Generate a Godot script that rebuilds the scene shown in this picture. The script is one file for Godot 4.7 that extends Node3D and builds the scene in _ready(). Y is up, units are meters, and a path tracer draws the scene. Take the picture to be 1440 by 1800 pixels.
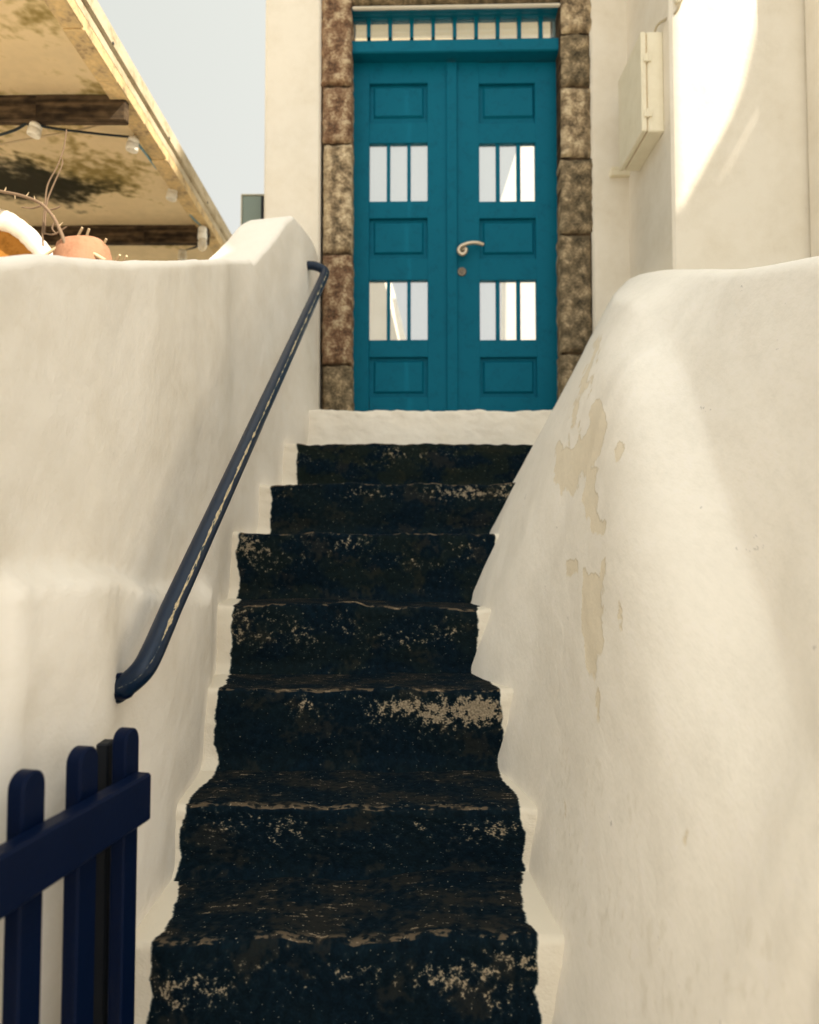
extends Node3D

# ------------------------------------------------------------------ frame of reference
# camera stands at x = 0, z = 0, EYE metres above the lane; depth D runs along -z
const EYE := 1.45
const FOCAL := 1250.0            # in pixels of the 1440 x 1800 photograph
const PITCH := 0.0440
var mats := {}
var taken := {}
var rng := RandomNumberGenerator.new()
var cam_basis: Basis

# step k: nosing depth, height above the eye, dark paint from / to (x)
var NOSE_D := [3.556, 3.256, 2.956, 2.656, 2.356, 2.056, 1.735, 1.432, 1.13, 0.83]
var NOSE_H := [0.670, 0.457, 0.249, 0.038, -0.202, -0.420, -0.632, -0.780, -1.01, -1.23, -1.45]
var DARK_L := [-0.50, -0.516, -0.570, -0.632, -0.584, -0.546, -0.540, -0.503, -0.505, -0.51]
var DARK_R := [0.80, 0.85, 0.53, 0.316, 0.226, 0.257, 0.266, 0.247, 0.25, 0.257]

func _ready():
	rng.seed = 7
	# ---- camera
	var cam := Camera3D.new()
	cam.name = "camera"
	add_child(cam)
	var at := CameraAttributesPhysical.new()
	at.frustum_focal_length = 24.0
	at.exposure_aperture = 2.6
	at.frustum_focus_distance = 1.75
	cam.attributes = at
	cam.fov = rad_to_deg(2.0 * atan(900.0 / FOCAL))
	cam.near = 0.05
	cam.far = 600.0
	cam.position = Vector3(0, EYE, 0)
	cam.rotation = Vector3(PITCH, 0, 0)
	cam.current = true
	cam_basis = Basis.from_euler(Vector3(PITCH, 0, 0))
	# ---- sky
	var we := WorldEnvironment.new()
	we.name = "world_environment"
	var env := Environment.new()
	env.background_mode = Environment.BG_SKY
	var sm := PhysicalSkyMaterial.new()      # pale, hazy summer sky
	sm.rayleigh_coefficient = 2.0
	sm.rayleigh_color = Color(0.575, 0.60, 0.54)
	sm.mie_coefficient = 0.01
	sm.mie_eccentricity = 0.48
	sm.mie_color = Color(0.82, 0.82, 0.775)
	sm.turbidity = 90.0
	sm.ground_color = Color(0.45, 0.41, 0.34)
	sm.energy_multiplier = 3.5
	var sky := Sky.new()
	sky.sky_material = sm
	env.sky = sky
	env.tonemap_mode = Environment.TONE_MAPPER_LINEAR
	env.tonemap_exposure = 2.05
	env.sdfgi_enabled = true
	env.ssao_enabled = true
	env.ssil_enabled = true
	we.environment = env
	add_child(we)
	# ---- sun, high over the right shoulder
	var sun := DirectionalLight3D.new()
	sun.name = "sun"
	sun.light_energy = 1.6
	sun.light_color = Color(1.0, 0.96, 0.89)
	sun.light_angular_distance = 0.7
	sun.shadow_enabled = true
	add_child(sun)
	sun.look_at_from_position(Vector3(1.5, 1.7, 1.0) * 10.0, Vector3.ZERO)

	make_materials()
	print("materials ", Time.get_ticks_msec())
	build_ground()
	build_house()
	print("house ", Time.get_ticks_msec())
	build_left_wall()
	build_right_wall()
	print("walls ", Time.get_ticks_msec())
	build_stairs()
	print("stairs ", Time.get_ticks_msec())
	build_wing_and_blockers()
	build_handrail()
	build_gate()
	build_meter_box()
	build_canopy()
	build_string_lights()
	build_terrace_things()
	build_courtyard()
	print("done ", Time.get_ticks_msec())

# ------------------------------------------------------------------ helpers
func ray(x: float, y: float) -> Vector3:
	return cam_basis * Vector3((x - 720.0) / FOCAL, (900.0 - y) / FOCAL, -1.0)

func pt(x: float, y: float, d: float) -> Vector3:      # photo pixel at depth d
	var r := ray(x, y)
	return Vector3(0, EYE, 0) + r * (d / -r.z)

func pt_x(x: float, y: float, wx: float) -> Vector3:   # photo pixel on the plane X = wx
	var r := ray(x, y)
	return Vector3(0, EYE, 0) + r * (wx / r.x)

func to_px(p: Vector3) -> Vector2:
	var c := cam_basis.inverse() * (p - Vector3(0, EYE, 0))
	return Vector2(720.0 + FOCAL * c.x / -c.z, 900.0 - FOCAL * c.y / -c.z)

func numbered(called: String) -> String:
	if not taken.has(called):
		taken[called] = 0
		return called
	taken[called] += 1
	return "%s_%03d" % [called, taken[called]]

func thing(called: String, label: String, category: String, at: Vector3, group := "") -> Node3D:
	var o := Node3D.new()
	o.name = numbered(called)
	o.position = at
	add_child(o)
	tag(o, label, category, group)
	return o

func tag(o: Node, label: String, category: String, group := ""):
	o.set_meta("label", label)
	o.set_meta("category", category)
	if group != "":
		o.set_meta("group", group)

func begin() -> SurfaceTool:
	var st := SurfaceTool.new()
	st.begin(Mesh.PRIMITIVE_TRIANGLES)
	return st

func commit(st: SurfaceTool, called: String, m: Material, parent: Node3D, world := true) -> MeshInstance3D:
	st.generate_normals()
	return place(st.commit(), called, m, parent, world)

# world = true: the mesh is written in world coordinates, whatever its parent
func place(mesh: Mesh, called: String, m: Material, parent: Node3D, world := true) -> MeshInstance3D:
	var o := MeshInstance3D.new()
	o.name = numbered(called) if parent == self else called
	o.mesh = mesh
	o.material_override = m
	parent.add_child(o, true)
	if world and parent != self:
		o.transform = chain(parent).affine_inverse()
	return o

func chain(n: Node) -> Transform3D:
	var t := Transform3D()
	while n != self and n is Node3D:
		t = (n as Node3D).transform * t
		n = n.get_parent()
	return t

func tri(st: SurfaceTool, a: Vector3, b: Vector3, c: Vector3):
	st.add_vertex(a)
	st.add_vertex(b)
	st.add_vertex(c)

func quad(st: SurfaceTool, a: Vector3, b: Vector3, c: Vector3, d: Vector3):
	tri(st, a, b, c)
	tri(st, a, c, d)

# chamfered box; t places it
func bbox(st: SurfaceTool, c: Vector3, s: Vector3, bev := 0.004, t := Transform3D()):
	st.set_smooth_group(-1)
	var h := s * 0.5
	bev = minf(bev, minf(h.x, minf(h.y, h.z)) * 0.9)
	var f := func(ax: int, sx: int, sy: int, sz: int) -> Vector3:
		var v := Vector3((h.x - (0.0 if ax == 0 else bev)) * sx, (h.y - (0.0 if ax == 1 else bev)) * sy, (h.z - (0.0 if ax == 2 else bev)) * sz)
		return t * (c + v)
	for sg in [-1, 1]:
		var q0 = [f.call(0, sg, -1, -1), f.call(0, sg, 1, -1), f.call(0, sg, 1, 1), f.call(0, sg, -1, 1)]
		var q1 = [f.call(1, -1, sg, -1), f.call(1, -1, sg, 1), f.call(1, 1, sg, 1), f.call(1, 1, sg, -1)]
		var q2 = [f.call(2, -1, -1, sg), f.call(2, 1, -1, sg), f.call(2, 1, 1, sg), f.call(2, -1, 1, sg)]
		for q in [q0, q1, q2]:
			if sg > 0:
				quad(st, q[3], q[2], q[1], q[0])
			else:
				quad(st, q[0], q[1], q[2], q[3])
	for a in [-1, 1]:
		for b in [-1, 1]:
			# edges along z, y, x
			flat(st, f.call(0, a, b, -1), f.call(0, a, b, 1), f.call(1, a, b, 1), f.call(1, a, b, -1), a * b > 0)
			flat(st, f.call(0, a, -1, b), f.call(0, a, 1, b), f.call(2, a, 1, b), f.call(2, a, -1, b), a * b < 0)
			flat(st, f.call(1, -1, a, b), f.call(1, 1, a, b), f.call(2, 1, a, b), f.call(2, -1, a, b), a * b > 0)
			for e in [-1, 1]:
				if a * b * e > 0:
					tri(st, f.call(0, a, b, e), f.call(2, a, b, e), f.call(1, a, b, e))
				else:
					tri(st, f.call(0, a, b, e), f.call(1, a, b, e), f.call(2, a, b, e))

func flat(st, a, b, c, d, turn: bool):
	if turn:
		quad(st, d, c, b, a)
	else:
		quad(st, a, b, c, d)

func box_between(st: SurfaceTool, a: Vector3, b: Vector3, bev := 0.004, t := Transform3D()):
	bbox(st, (a + b) * 0.5, (b - a).abs(), bev, t)

# rows of points -> one smooth sheet, uv over the grid
func sheet(st: SurfaceTool, rows: Array, smooth := true, closed_u := false, uvs := true):
	st.set_smooth_group(0 if smooth else -1)
	var nr := rows.size()
	for i in nr - 1:
		var r0: PackedVector3Array = rows[i]
		var r1: PackedVector3Array = rows[i + 1]
		var n := r0.size()
		var m := n if closed_u else n - 1
		for j in m:
			var k := (j + 1) % n
			var v0 := float(i) / (nr - 1)
			var v1 := float(i + 1) / (nr - 1)
			var u0 := float(j) / m
			var u1 := float(j + 1) / m
			for e in [[r0[j], u0, v0], [r1[j], u0, v1], [r1[k], u1, v1], [r0[j], u0, v0], [r1[k], u1, v1], [r0[k], u1, v0]]:
				if uvs:
					st.set_uv(Vector2(e[1], e[2]))
				st.add_vertex(e[0])

func fan(st: SurfaceTool, ring: PackedVector3Array, turn := false, uvs := true):
	st.set_smooth_group(-1)
	var c := Vector3.ZERO
	for p in ring:
		c += p
	c /= ring.size()
	for i in ring.size():
		var a := ring[i]
		var b := ring[(i + 1) % ring.size()]
		if uvs:
			st.set_uv(Vector2.ZERO)
		if turn:
			tri(st, c, b, a)
		else:
			tri(st, c, a, b)

# swept tube; radii may vary
func tube(st: SurfaceTool, path: Array, radii: Array, sides := 10, caps := true, ref := Vector3.ZERO):
	var rows := []
	var up := Vector3.UP
	var prev := Vector3.ZERO
	for i in path.size():
		var d: Vector3
		if i == 0:
			d = path[1] - path[0]
		elif i == path.size() - 1:
			d = path[i] - path[i - 1]
		else:
			d = (path[i + 1] - path[i]).normalized() + (path[i] - path[i - 1]).normalized()
		d = d.normalized()
		var side: Vector3
		if ref != Vector3.ZERO:
			side = ref - d * ref.dot(d)
		elif prev == Vector3.ZERO:
			side = d.cross(up)
			if side.length() < 0.05:
				side = d.cross(Vector3.RIGHT)
		else:
			side = prev - d * prev.dot(d)
		side = side.normalized()
		prev = side
		var other := side.cross(d).normalized()
		var ring := PackedVector3Array()
		var r: float = radii[mini(i, radii.size() - 1)]
		for s in sides:
			var a := TAU * s / sides
			ring.append(path[i] + (side * cos(a) + other * sin(a)) * r)
		rows.append(ring)
	sheet(st, rows, true, true)
	if caps:
		fan(st, rows[0])
		fan(st, rows[-1], true)

func curve(points: Array, n: int) -> Array:     # Catmull-Rom through points
	var out := []
	var m := points.size() - 1
	for i in n + 1:
		var f := float(i) / n * m
		var k := mini(int(f), m - 1)
		var t := f - k
		var p0 = points[maxi(k - 1, 0)]
		var p3 = points[mini(k + 2, m)]
		out.append(points[k].cubic_interpolate(points[k + 1], p0, p3, t))
	return out

func table(xs: Array, ys: Array, x: float) -> float:    # piecewise smooth lookup, xs rising
	if x <= xs[0]:
		return ys[0]
	for i in xs.size() - 1:
		if x <= xs[i + 1]:
			var t: float = (x - xs[i]) / (xs[i + 1] - xs[i])
			var pre: float = ys[maxi(i - 1, 0)]
			var post: float = ys[mini(i + 2, ys.size() - 1)]
			return cubic_interpolate(ys[i], ys[i + 1], pre, post, t)
	return ys[-1]

func noise(seed_: int, freq: float, oct := 3, kind := FastNoiseLite.TYPE_SIMPLEX_SMOOTH) -> FastNoiseLite:
	var n := FastNoiseLite.new()
	n.seed = seed_
	n.frequency = freq
	n.noise_type = kind
	n.fractal_octaves = oct
	return n

func prism(st: SurfaceTool, poly: Array, thick: Vector3):    # flat outline pushed along thick
	st.set_smooth_group(-1)
	var p2 := PackedVector2Array()
	var o: Vector3 = poly[0]
	var nrm := thick.normalized()
	var ax: Vector3 = (poly[1] - poly[0]).normalized()
	var ay := nrm.cross(ax)
	for p in poly:
		p2.append(Vector2((p - o).dot(ax), (p - o).dot(ay)))
	var idx := Geometry2D.triangulate_polygon(p2)
	for i in range(0, idx.size(), 3):
		tri(st, poly[idx[i]], poly[idx[i + 1]], poly[idx[i + 2]])
		tri(st, poly[idx[i]] + thick, poly[idx[i + 2]] + thick, poly[idx[i + 1]] + thick)
	for i in poly.size():
		var a: Vector3 = poly[i]
		var b: Vector3 = poly[(i + 1) % poly.size()]
		quad(st, a, b, b + thick, a + thick)

# ------------------------------------------------------------------ materials
func lin(r: float, g: float, b: float) -> Color:
	return Color(r, g, b).linear_to_srgb()

func tex(im: Image) -> ImageTexture:
	return ImageTexture.create_from_image(im)

func mixed_noise(w: int, list: Array) -> Image:     # [[noise, weight, stretch]...] seamless greys 0..1
	var acc := PackedFloat32Array()
	acc.resize(w * w)
	for e in list:
		var im: Image = e[0].get_seamless_image(w, w, false, false, 0.15, true)
		var d := im.get_data()
		var wt: float = e[1]
		for i in w * w:
			acc[i] += d[i] * wt
	var out := PackedByteArray()
	out.resize(w * w)
	for i in w * w:
		out[i] = clampi(int(acc[i]), 0, 255)
	return Image.create_from_data(w, w, false, Image.FORMAT_L8, out)

func ramp(g: Image, cols: Array) -> Image:   # grey image to colours, cols evenly spaced
	var d := g.get_data()
	var lut := PackedByteArray()
	for i in 256:
		var f := i / 255.0 * (cols.size() - 1)
		var k := mini(int(f), cols.size() - 2)
		var c: Color = cols[k].lerp(cols[k + 1], f - k)
		lut.append_array([c.r8, c.g8, c.b8])
	var out := PackedByteArray()
	out.resize(d.size() * 3)
	for i in d.size():
		var v := d[i] * 3
		out[i * 3] = lut[v]
		out[i * 3 + 1] = lut[v + 1]
		out[i * 3 + 2] = lut[v + 2]
	return Image.create_from_data(g.get_width(), g.get_height(), false, Image.FORMAT_RGB8, out)

func std(c: Color, rough := 0.8, spec := 0.5) -> StandardMaterial3D:
	var m := StandardMaterial3D.new()
	m.albedo_color = c
	m.roughness = rough
	m.metallic_specular = spec
	return m

func tri_map(m: StandardMaterial3D, albedo: Texture2D, height: Texture2D, per_metre: float, relief: float):
	if albedo:
		m.albedo_texture = albedo
	if height:
		m.heightmap_enabled = true
		m.heightmap_texture = height
		m.heightmap_scale = relief
	m.uv1_triplanar = true
	m.uv1_world_triplanar = true
	m.uv1_scale = Vector3.ONE * per_metre

const PLASTER := Vector3(0.925, 0.865, 0.78)      # limewash, linear

func make_materials():
	# lime plaster: faint mottling, brushed and pitted surface
	var g := mixed_noise(512, [[noise(3, 0.006, 4), 0.55], [noise(4, 0.03, 4), 0.3], [noise(9, 0.15, 2), 0.15]])
	var pl := tex(ramp(g, [Color(0.93, 0.915, 0.89), Color(0.975, 0.97, 0.96), Color(1, 1, 1), Color(1, 1, 1)]))
	var gh := mixed_noise(512, [[noise(13, 0.012, 4), 0.45], [noise(14, 0.06, 4), 0.35], [noise(19, 0.25, 2), 0.2]])
	var plh := tex(gh)
	var m := std(lin(PLASTER.x, PLASTER.y, PLASTER.z), 0.9, 0.25)
	tri_map(m, pl, plh, 0.9, 0.24)
	mats.plaster = m
	mats.plaster_h = plh
	m = std(lin(0.76, 0.70, 0.595), 0.9, 0.25)       # house wall, a little yellower
	tri_map(m, pl, plh, 0.9, 0.2)
	mats.house = m
	m = std(lin(0.82, 0.755, 0.65), 0.9, 0.25)
	tri_map(m, pl, plh, 1.1, 0.3)
	mats.sill = m
	# stones
	for e in [["stone_red", 31, [Color(0.24, 0.20, 0.165), Color(0.42, 0.31, 0.24), Color(0.54, 0.43, 0.335), Color(0.74, 0.655, 0.53), Color(0.82, 0.75, 0.62)]],
			["stone_pale", 41, [Color(0.26, 0.23, 0.185), Color(0.44, 0.38, 0.30), Color(0.61, 0.53, 0.42), Color(0.79, 0.71, 0.58), Color(0.86, 0.79, 0.66)]],
			["stone_dark", 51, [Color(0.23, 0.21, 0.17), Color(0.37, 0.33, 0.26), Color(0.49, 0.43, 0.34), Color(0.67, 0.59, 0.47), Color(0.80, 0.72, 0.58)]]]:
		var sg := mixed_noise(384, [[noise(e[1], 0.011, 4), 0.50], [noise(e[1] + 1, 0.05, 4), 0.30], [noise(e[1] + 2, 0.16, 3), 0.2]])
		var cg := contrast(sg, 1.8)
		m = std(Color.WHITE, 0.95, 0.2)
		tri_map(m, tex(ramp(cg, e[2])), tex(cg), 2.9, 0.9)
		mats[e[0]] = m
	# paints
	var pg := mixed_noise(256, [[noise(61, 0.01, 4), 0.5], [noise(62, 0.08, 3), 0.5]])
	var dg := mixed_noise(512, [[noise(63, 0.012, 4), 0.45], [noise(64, 0.05, 4), 0.35], [noise(65, 0.2, 3), 0.2]])
	var dcols := []
	for i in 24:
		dcols.append(Color(0.80, 0.84, 0.86).lerp(Color.WHITE, clampf(i / 11.0, 0, 1)))
	var door_a := tex(ramp(contrast(dg, 1.3), dcols))
	var pt_a := tex(ramp(pg, [Color(0.86, 0.86, 0.86), Color(0.97, 0.97, 0.97), Color(1, 1, 1), Color(1, 1, 1)]))
	m = std(lin(0.001, 0.112, 0.178), 0.5, 0.2)
	tri_map(m, door_a, tex(dg), 1.4, 0.08)
	mats.teal = m
	m = std(lin(0.001, 0.006, 0.027), 0.42, 0.22)
	tri_map(m, pt_a, tex(pg), 3.0, 0.03)
	mats.navy = m
	mats.iron = std(lin(0.004, 0.006, 0.010), 0.6, 0.4)
	mats.steel = std(lin(0.56, 0.46, 0.34), 0.38, 0.5)
	mats.steel.metallic = 0.75
	mats.brass_dark = std(lin(0.20, 0.16, 0.12), 0.45, 0.5)
	mats.brass_dark.metallic = 0.6
	var gl := std(Color(0.55, 0.57, 0.55, 0.20), 0.02, 0.5)
	gl.transparency = BaseMaterial3D.TRANSPARENCY_ALPHA
	mats.glass = gl
	# metal boxes
	m = std(lin(0.80, 0.73, 0.56), 0.5, 0.4)
	tri_map(m, pl, plh, 2.0, 0.05)
	mats.cream_metal = m
	mats.rust = std(lin(0.42, 0.26, 0.11), 0.85, 0.2)
	mats.grey_green = std(lin(0.20, 0.25, 0.22), 0.6, 0.4)
	mats.pale_edge = std(lin(0.62, 0.60, 0.50), 0.7, 0.3)
	# canopy
	var wg := wood_image(384)
	m = std(Color(1, 1, 1), 0.9, 0.2)
	m.albedo_texture = tex(ramp(wg, [Color(0.10, 0.085, 0.07), Color(0.19, 0.155, 0.12), Color(0.34, 0.28, 0.21), Color(0.44, 0.36, 0.27)]))
	m.heightmap_enabled = true
	m.heightmap_texture = tex(wg)
	m.heightmap_scale = 0.5
	m.uv1_triplanar = true
	m.uv1_world_triplanar = true
	m.uv1_scale = Vector3(1.2, 1.2, 1.2)
	mats.old_wood = m
	var fg := mixed_noise(384, [[noise(81, 0.012, 4), 0.6], [noise(82, 0.06, 3), 0.4]])
	m = std(lin(0.48, 0.41, 0.29), 0.85, 0.2)
	tri_map(m, tex(ramp(contrast(fg, 1.5), [Color(0.80, 0.77, 0.72), Color(0.95, 0.94, 0.92), Color(1, 1, 1), Color(1, 1, 1)])), tex(fg), 1.5, 0.2)
	mats.fascia = m
	m = std(Color.WHITE, 0.9, 0.2)
	tri_map(m, tex(ramp(contrast(fg, 1.3), [Color(0.50, 0.43, 0.33), Color(0.72, 0.63, 0.48), Color(0.80, 0.69, 0.50), Color(0.86, 0.76, 0.57)])), tex(fg), 1.7, 0.3)
	mats.edge_tile = m
	mats.ceramic = std(lin(0.74, 0.69, 0.58), 0.35, 0.5)
	mats.cable = std(lin(0.012, 0.02, 0.024), 0.5, 0.4)
	mats.cable_blue = std(lin(0.10, 0.24, 0.30), 0.5, 0.4)
	mats.rope = std(lin(0.55, 0.43, 0.27), 0.9, 0.2)
	var bulb := std(Color(0.95, 0.90, 0.80, 0.35), 0.05, 0.5)
	bulb.transparency = BaseMaterial3D.TRANSPARENCY_ALPHA
	mats.bulb = bulb
	# terrace things
	m = std(lin(0.42, 0.19, 0.04), 0.9, 0.2)
	tri_map(m, tex(ramp(fg, [Color(0.7, 0.68, 0.62), Color(0.95, 0.94, 0.92), Color(1, 1, 1)])), tex(fg), 2.5, 0.3)
	mats.ochre = m
	m = std(lin(0.38, 0.20, 0.125), 0.9, 0.2)
	tri_map(m, tex(ramp(fg, [Color(0.8, 0.76, 0.72), Color(0.97, 0.96, 0.94), Color(1, 1, 1)])), tex(fg), 3.0, 0.2)
	mats.terracotta = m
	mats.twig = std(lin(0.19, 0.13, 0.085), 0.9, 0.2)
	mats.twig_pale = std(lin(0.55, 0.42, 0.26), 0.9, 0.2)
	m = std(lin(0.50, 0.46, 0.39), 0.95, 0.2)
	tri_map(m, tex(ramp(fg, [Color(0.6, 0.6, 0.6), Color(0.9, 0.9, 0.9), Color(1, 1, 1)])), tex(fg), 0.8, 0.4)
	mats.paving = m
	mats.white_rough = std(lin(0.78, 0.74, 0.66), 0.95, 0.2)
	tri_map(mats.white_rough, pl, tex(contrast(gh, 1.6)), 2.2, 0.6)
	m = std(lin(0.80, 0.74, 0.60), 0.9, 0.2)
	m.backlight_enabled = true
	m.backlight = Color(0.55, 0.50, 0.40)
	mats.cloth = m
	mats.white_wall = std(lin(0.85, 0.83, 0.77), 0.9, 0.2)
	mats.dark_window = std(lin(0.02, 0.03, 0.04), 0.1, 0.5)

func contrast(g: Image, k: float) -> Image:
	var d := g.get_data()
	for i in d.size():
		d[i] = clampi(int((d[i] - 128) * k + 128), 0, 255)
	return Image.create_from_data(g.get_width(), g.get_height(), false, Image.FORMAT_L8, d)

func wood_image(w: int) -> Image:
	var a := noise(71, 0.006, 4)
	var d := PackedByteArray()
	d.resize(w * w)
	for y in w:
		for x in w:
			var v := a.get_noise_2d(x * 0.6, y * 9.0) * 0.6 + a.get_noise_2d(x * 3.0 + 900.0, y * 5.0) * 0.5
			d[y * w + x] = clampi(int(128 + v * 170), 0, 255)
	return Image.create_from_data(w, w, false, Image.FORMAT_L8, d)

# ------------------------------------------------------------------ ground
func build_ground():
	var st := begin()
	st.set_smooth_group(-1)
	quad(st, Vector3(-300, 0, -300), Vector3(300, 0, -300), Vector3(300, 0, 300), Vector3(-300, 0, 300))
	var o := commit(st, "ground", mats.paving, self)
	o.set_meta("kind", "structure")
	# raised terrace behind the left parapet and behind the door
	st = begin()
	box_between(st, Vector3(-9, 0.02, -16), Vector3(-0.82, EYE + 0.66, -2.3), 0.02)
	box_between(st, Vector3(-9, 0.02, -2.299), Vector3(-0.83, EYE + 0.22, 0.3), 0.02)
	o = commit(st, "terrace", mats.white_rough, self)
	o.set_meta("kind", "structure")
	st = begin()
	box_between(st, Vector3(-0.815, 0.02, -16), Vector3(9, EYE + 0.62, -4.16), 0.02)
	o = commit(st, "courtyard_floor", mats.white_rough, self)
	o.set_meta("kind", "structure")

# ------------------------------------------------------------------ the house with the door
var house: Node3D
const HOUSE_Z := -3.80
const YAW := -0.022

func hp(x: float, y: float, off: float) -> Vector3:    # pixel on the house's plane local z = off, in house axes
	var inv := house.transform.affine_inverse()
	var o := inv * Vector3(0, EYE, 0)
	var d := inv.basis * ray(x, y)
	return o + d * ((off - o.z) / d.z)

func hbox(st: SurfaceTool, x0: float, y0: float, x1: float, y1: float, z0: float, z1: float, bev := 0.003):
	# pixels of the box's front face (at local z1)
	var a := hp(x0, y1, z1)
	var b := hp(x1, y0, z1)
	box_between(st, Vector3(a.x, a.y, z0), Vector3(b.x, b.y, z1), bev)

func build_house():
	house = thing("white_house", "cream plastered house with double teal door in a rough stone surround", "house", Vector3(0.25, EYE, HOUSE_Z))
	house.rotation.y = YAW
	# wall left of the surround, right of it, and above
	var st := begin()
	var lc := hp(465, 200, 0.0).x
	var so_l := hp(563, 300, 0.0).x
	var so_r := hp(1040, 300, 0.0).x
	box_between(st, Vector3(lc, -1.4, -0.36), Vector3(so_l, 4.2, 0), 0.012)
	commit(st, "wall", mats.house, house, false)
	st = begin()
	box_between(st, Vector3(so_r, -1.4, -0.36), Vector3(1.02, 4.2, 0.0), 0.012)
	commit(st, "wall", mats.house, house, false)
	st = begin()
	var top_y := hp(800, -70, 0.0).y
	box_between(st, Vector3(so_l - 0.001, top_y, -0.34), Vector3(so_r + 0.001, 4.18, -0.003), 0.004)
	commit(st, "wall", mats.house, house, false)
	st = begin()
	box_between(st, Vector3(so_l - 0.001, -1.4, -0.35), Vector3(so_r + 0.001, hp(800, 760, 0.0).y, -0.003), 0.004)
	commit(st, "wall", mats.house, house, false)
	# surround stones
	var left := [[-70, 148, "stone_red"], [148, 250, "stone_red"], [250, 444, "stone_pale"], [444, 640, "stone_red"], [640, 750, "stone_dark"]]
	var right := [[-70, 56, "stone_pale"], [56, 150, "stone_dark"], [150, 276, "stone_pale"], [276, 410, "stone_dark"], [410, 620, "stone_dark"], [620, 750, "stone_dark"]]
	var seed_ := 100
	for e in left:
		stone(565 + rng.randf_range(-3, 3), e[0], 618, e[1], mats[e[2]], seed_)
		seed_ += 1
	for e in right:
		stone(988, e[0], 1040 + rng.randf_range(-3, 3), e[1], mats[e[2]], seed_)
		seed_ += 1
	stone(619, -70, 987, 3, mats.stone_dark, seed_, 0.12)
	# mortar behind the joints
	st = begin()
	hbox(st, 566, -60, 616, 745, -0.30, -0.022, 0.002)
	hbox(st, 990, -60, 1036, 745, -0.30, -0.022, 0.002)
	commit(st, "mortar", mats.old_wood, house, false)
	# pale lime strip under the lintel
	st = begin()
	var lime_a := hp(619, 14, -0.004)
	var lime_b := hp(986, 4, -0.004)
	box_between(st, Vector3(lime_a.x, lime_a.y, -0.031), Vector3(lime_b.x, lime_b.y, -0.004), 0.006)
	commit(st, "lintel_trim", mats.house, house, false)
	# door frame: jambs and head behind, transom bar with bars and panes
	st = begin()
	var zb := -0.235
	hbox(st, 606, -10, 622, 760, zb, -0.135, 0.003)
	hbox(st, 983, -10, 1000, 760, zb, -0.135, 0.003)
	commit(st, "door_frame", mats.teal, house, false)
	st = begin()
	hbox(st, 617, 65, 986, 93, -0.20, -0.045, 0.006)
	var transom := commit(st, "transom", mats.teal, house, false)
	for i in 9:
		st = begin()
		var cx := 648.0 + 37.9 * i
		var a := hp(cx, 66, -0.10)
		var b := hp(cx, 8, -0.10)
		var rows := []
		for e in [[0.0, 0.0105], [0.45, 0.0105], [0.62, 0.013], [0.8, 0.019], [1.0, 0.024]]:
			var y := lerpf(a.y, b.y, e[0])
			var w: float = e[1]
			rows.append(PackedVector3Array([Vector3(a.x - w, y, -0.10), Vector3(a.x + w, y, -0.10), Vector3(a.x + w, y, -0.135), Vector3(a.x - w, y, -0.135)]))
		sheet(st, rows, false, true, false)
		commit(st, "bar", mats.teal, transom, false)
	for i in 10:
		st = begin()
		hbox(st, 612.0 + 37.9 * i, 4, 645.5 + 37.9 * i, 67, -0.124, -0.119, 0.0005)
		commit(st, "pane", mats.glass, transom, false)
	# boards lining the head of the opening
	var hy := hp(800, 14, -0.03).y
	for i in 4:
		st = begin()
		box_between(st, Vector3(so_l + 0.12, hy + 0.003 * (i % 2), -0.032 - 0.031 * (i + 1)), Vector3(so_r - 0.12, hy + 0.02, -0.033 - 0.031 * i), 0.004)
		commit(st, "head_board", mats.teal, house, false)
	door_leaf(617, 786, [650, 752], true)
	door_leaf(804, 986, [842, 945], false)

func stone(x0: float, y0: float, x1: float, y1: float, m: Material, seed_: int, deep := 0.26):
	var a := hp(x0, y1 - 3.0, 0.006)
	var b := hp(x1, y0 + 2.0, 0.006)
	var n := noise(seed_, 14.0, 3)
	var nx := maxi(6, int((b.x - a.x) / 0.02))
	var ny := maxi(5, int((b.y - a.y) / 0.02))
	var st := begin()
	var f := func(u: float, v: float) -> Vector3:
		var p := Vector3(lerpf(a.x, b.x, u), lerpf(a.y, b.y, v), 0.006)
		var w := (b.x - a.x)
		var h := (b.y - a.y)
		var e := minf(minf(u, 1 - u) * w, minf(v, 1 - v) * h)
		p.z += n.get_noise_2d(p.x * 1.0, p.y) * 0.012 - 0.016 * pow(clampf(1.0 - e / 0.018, 0, 1), 2.0)
		p.x += n.get_noise_2d(p.y, 7.0) * 0.006 * (1.0 if u < 0.02 or u > 0.98 else 0.3)
		p.y += n.get_noise_2d(p.x, 17.0) * 0.010
		return p
	var rows := []
	for i in ny + 1:
		var r := PackedVector3Array()
		r.append(f.call(0.0, float(i) / ny) + Vector3(0.002, 0, -deep))
		for j in nx + 1:
			r.append(f.call(float(j) / nx, float(i) / ny))
		r.append(f.call(1.0, float(i) / ny) + Vector3(-0.002, 0, -deep))
		rows.append(r)
	var lo := PackedVector3Array()
	var hi := PackedVector3Array()
	for p in rows[0]:
		lo.append(Vector3(p.x, p.y, -deep))
	for p in rows[-1]:
		hi.append(Vector3(p.x, p.y, -deep))
	rows.push_front(lo)
	rows.push_back(hi)
	sheet(st, rows, true, false, false)
	commit(st, "stone", m, house, false)

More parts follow.
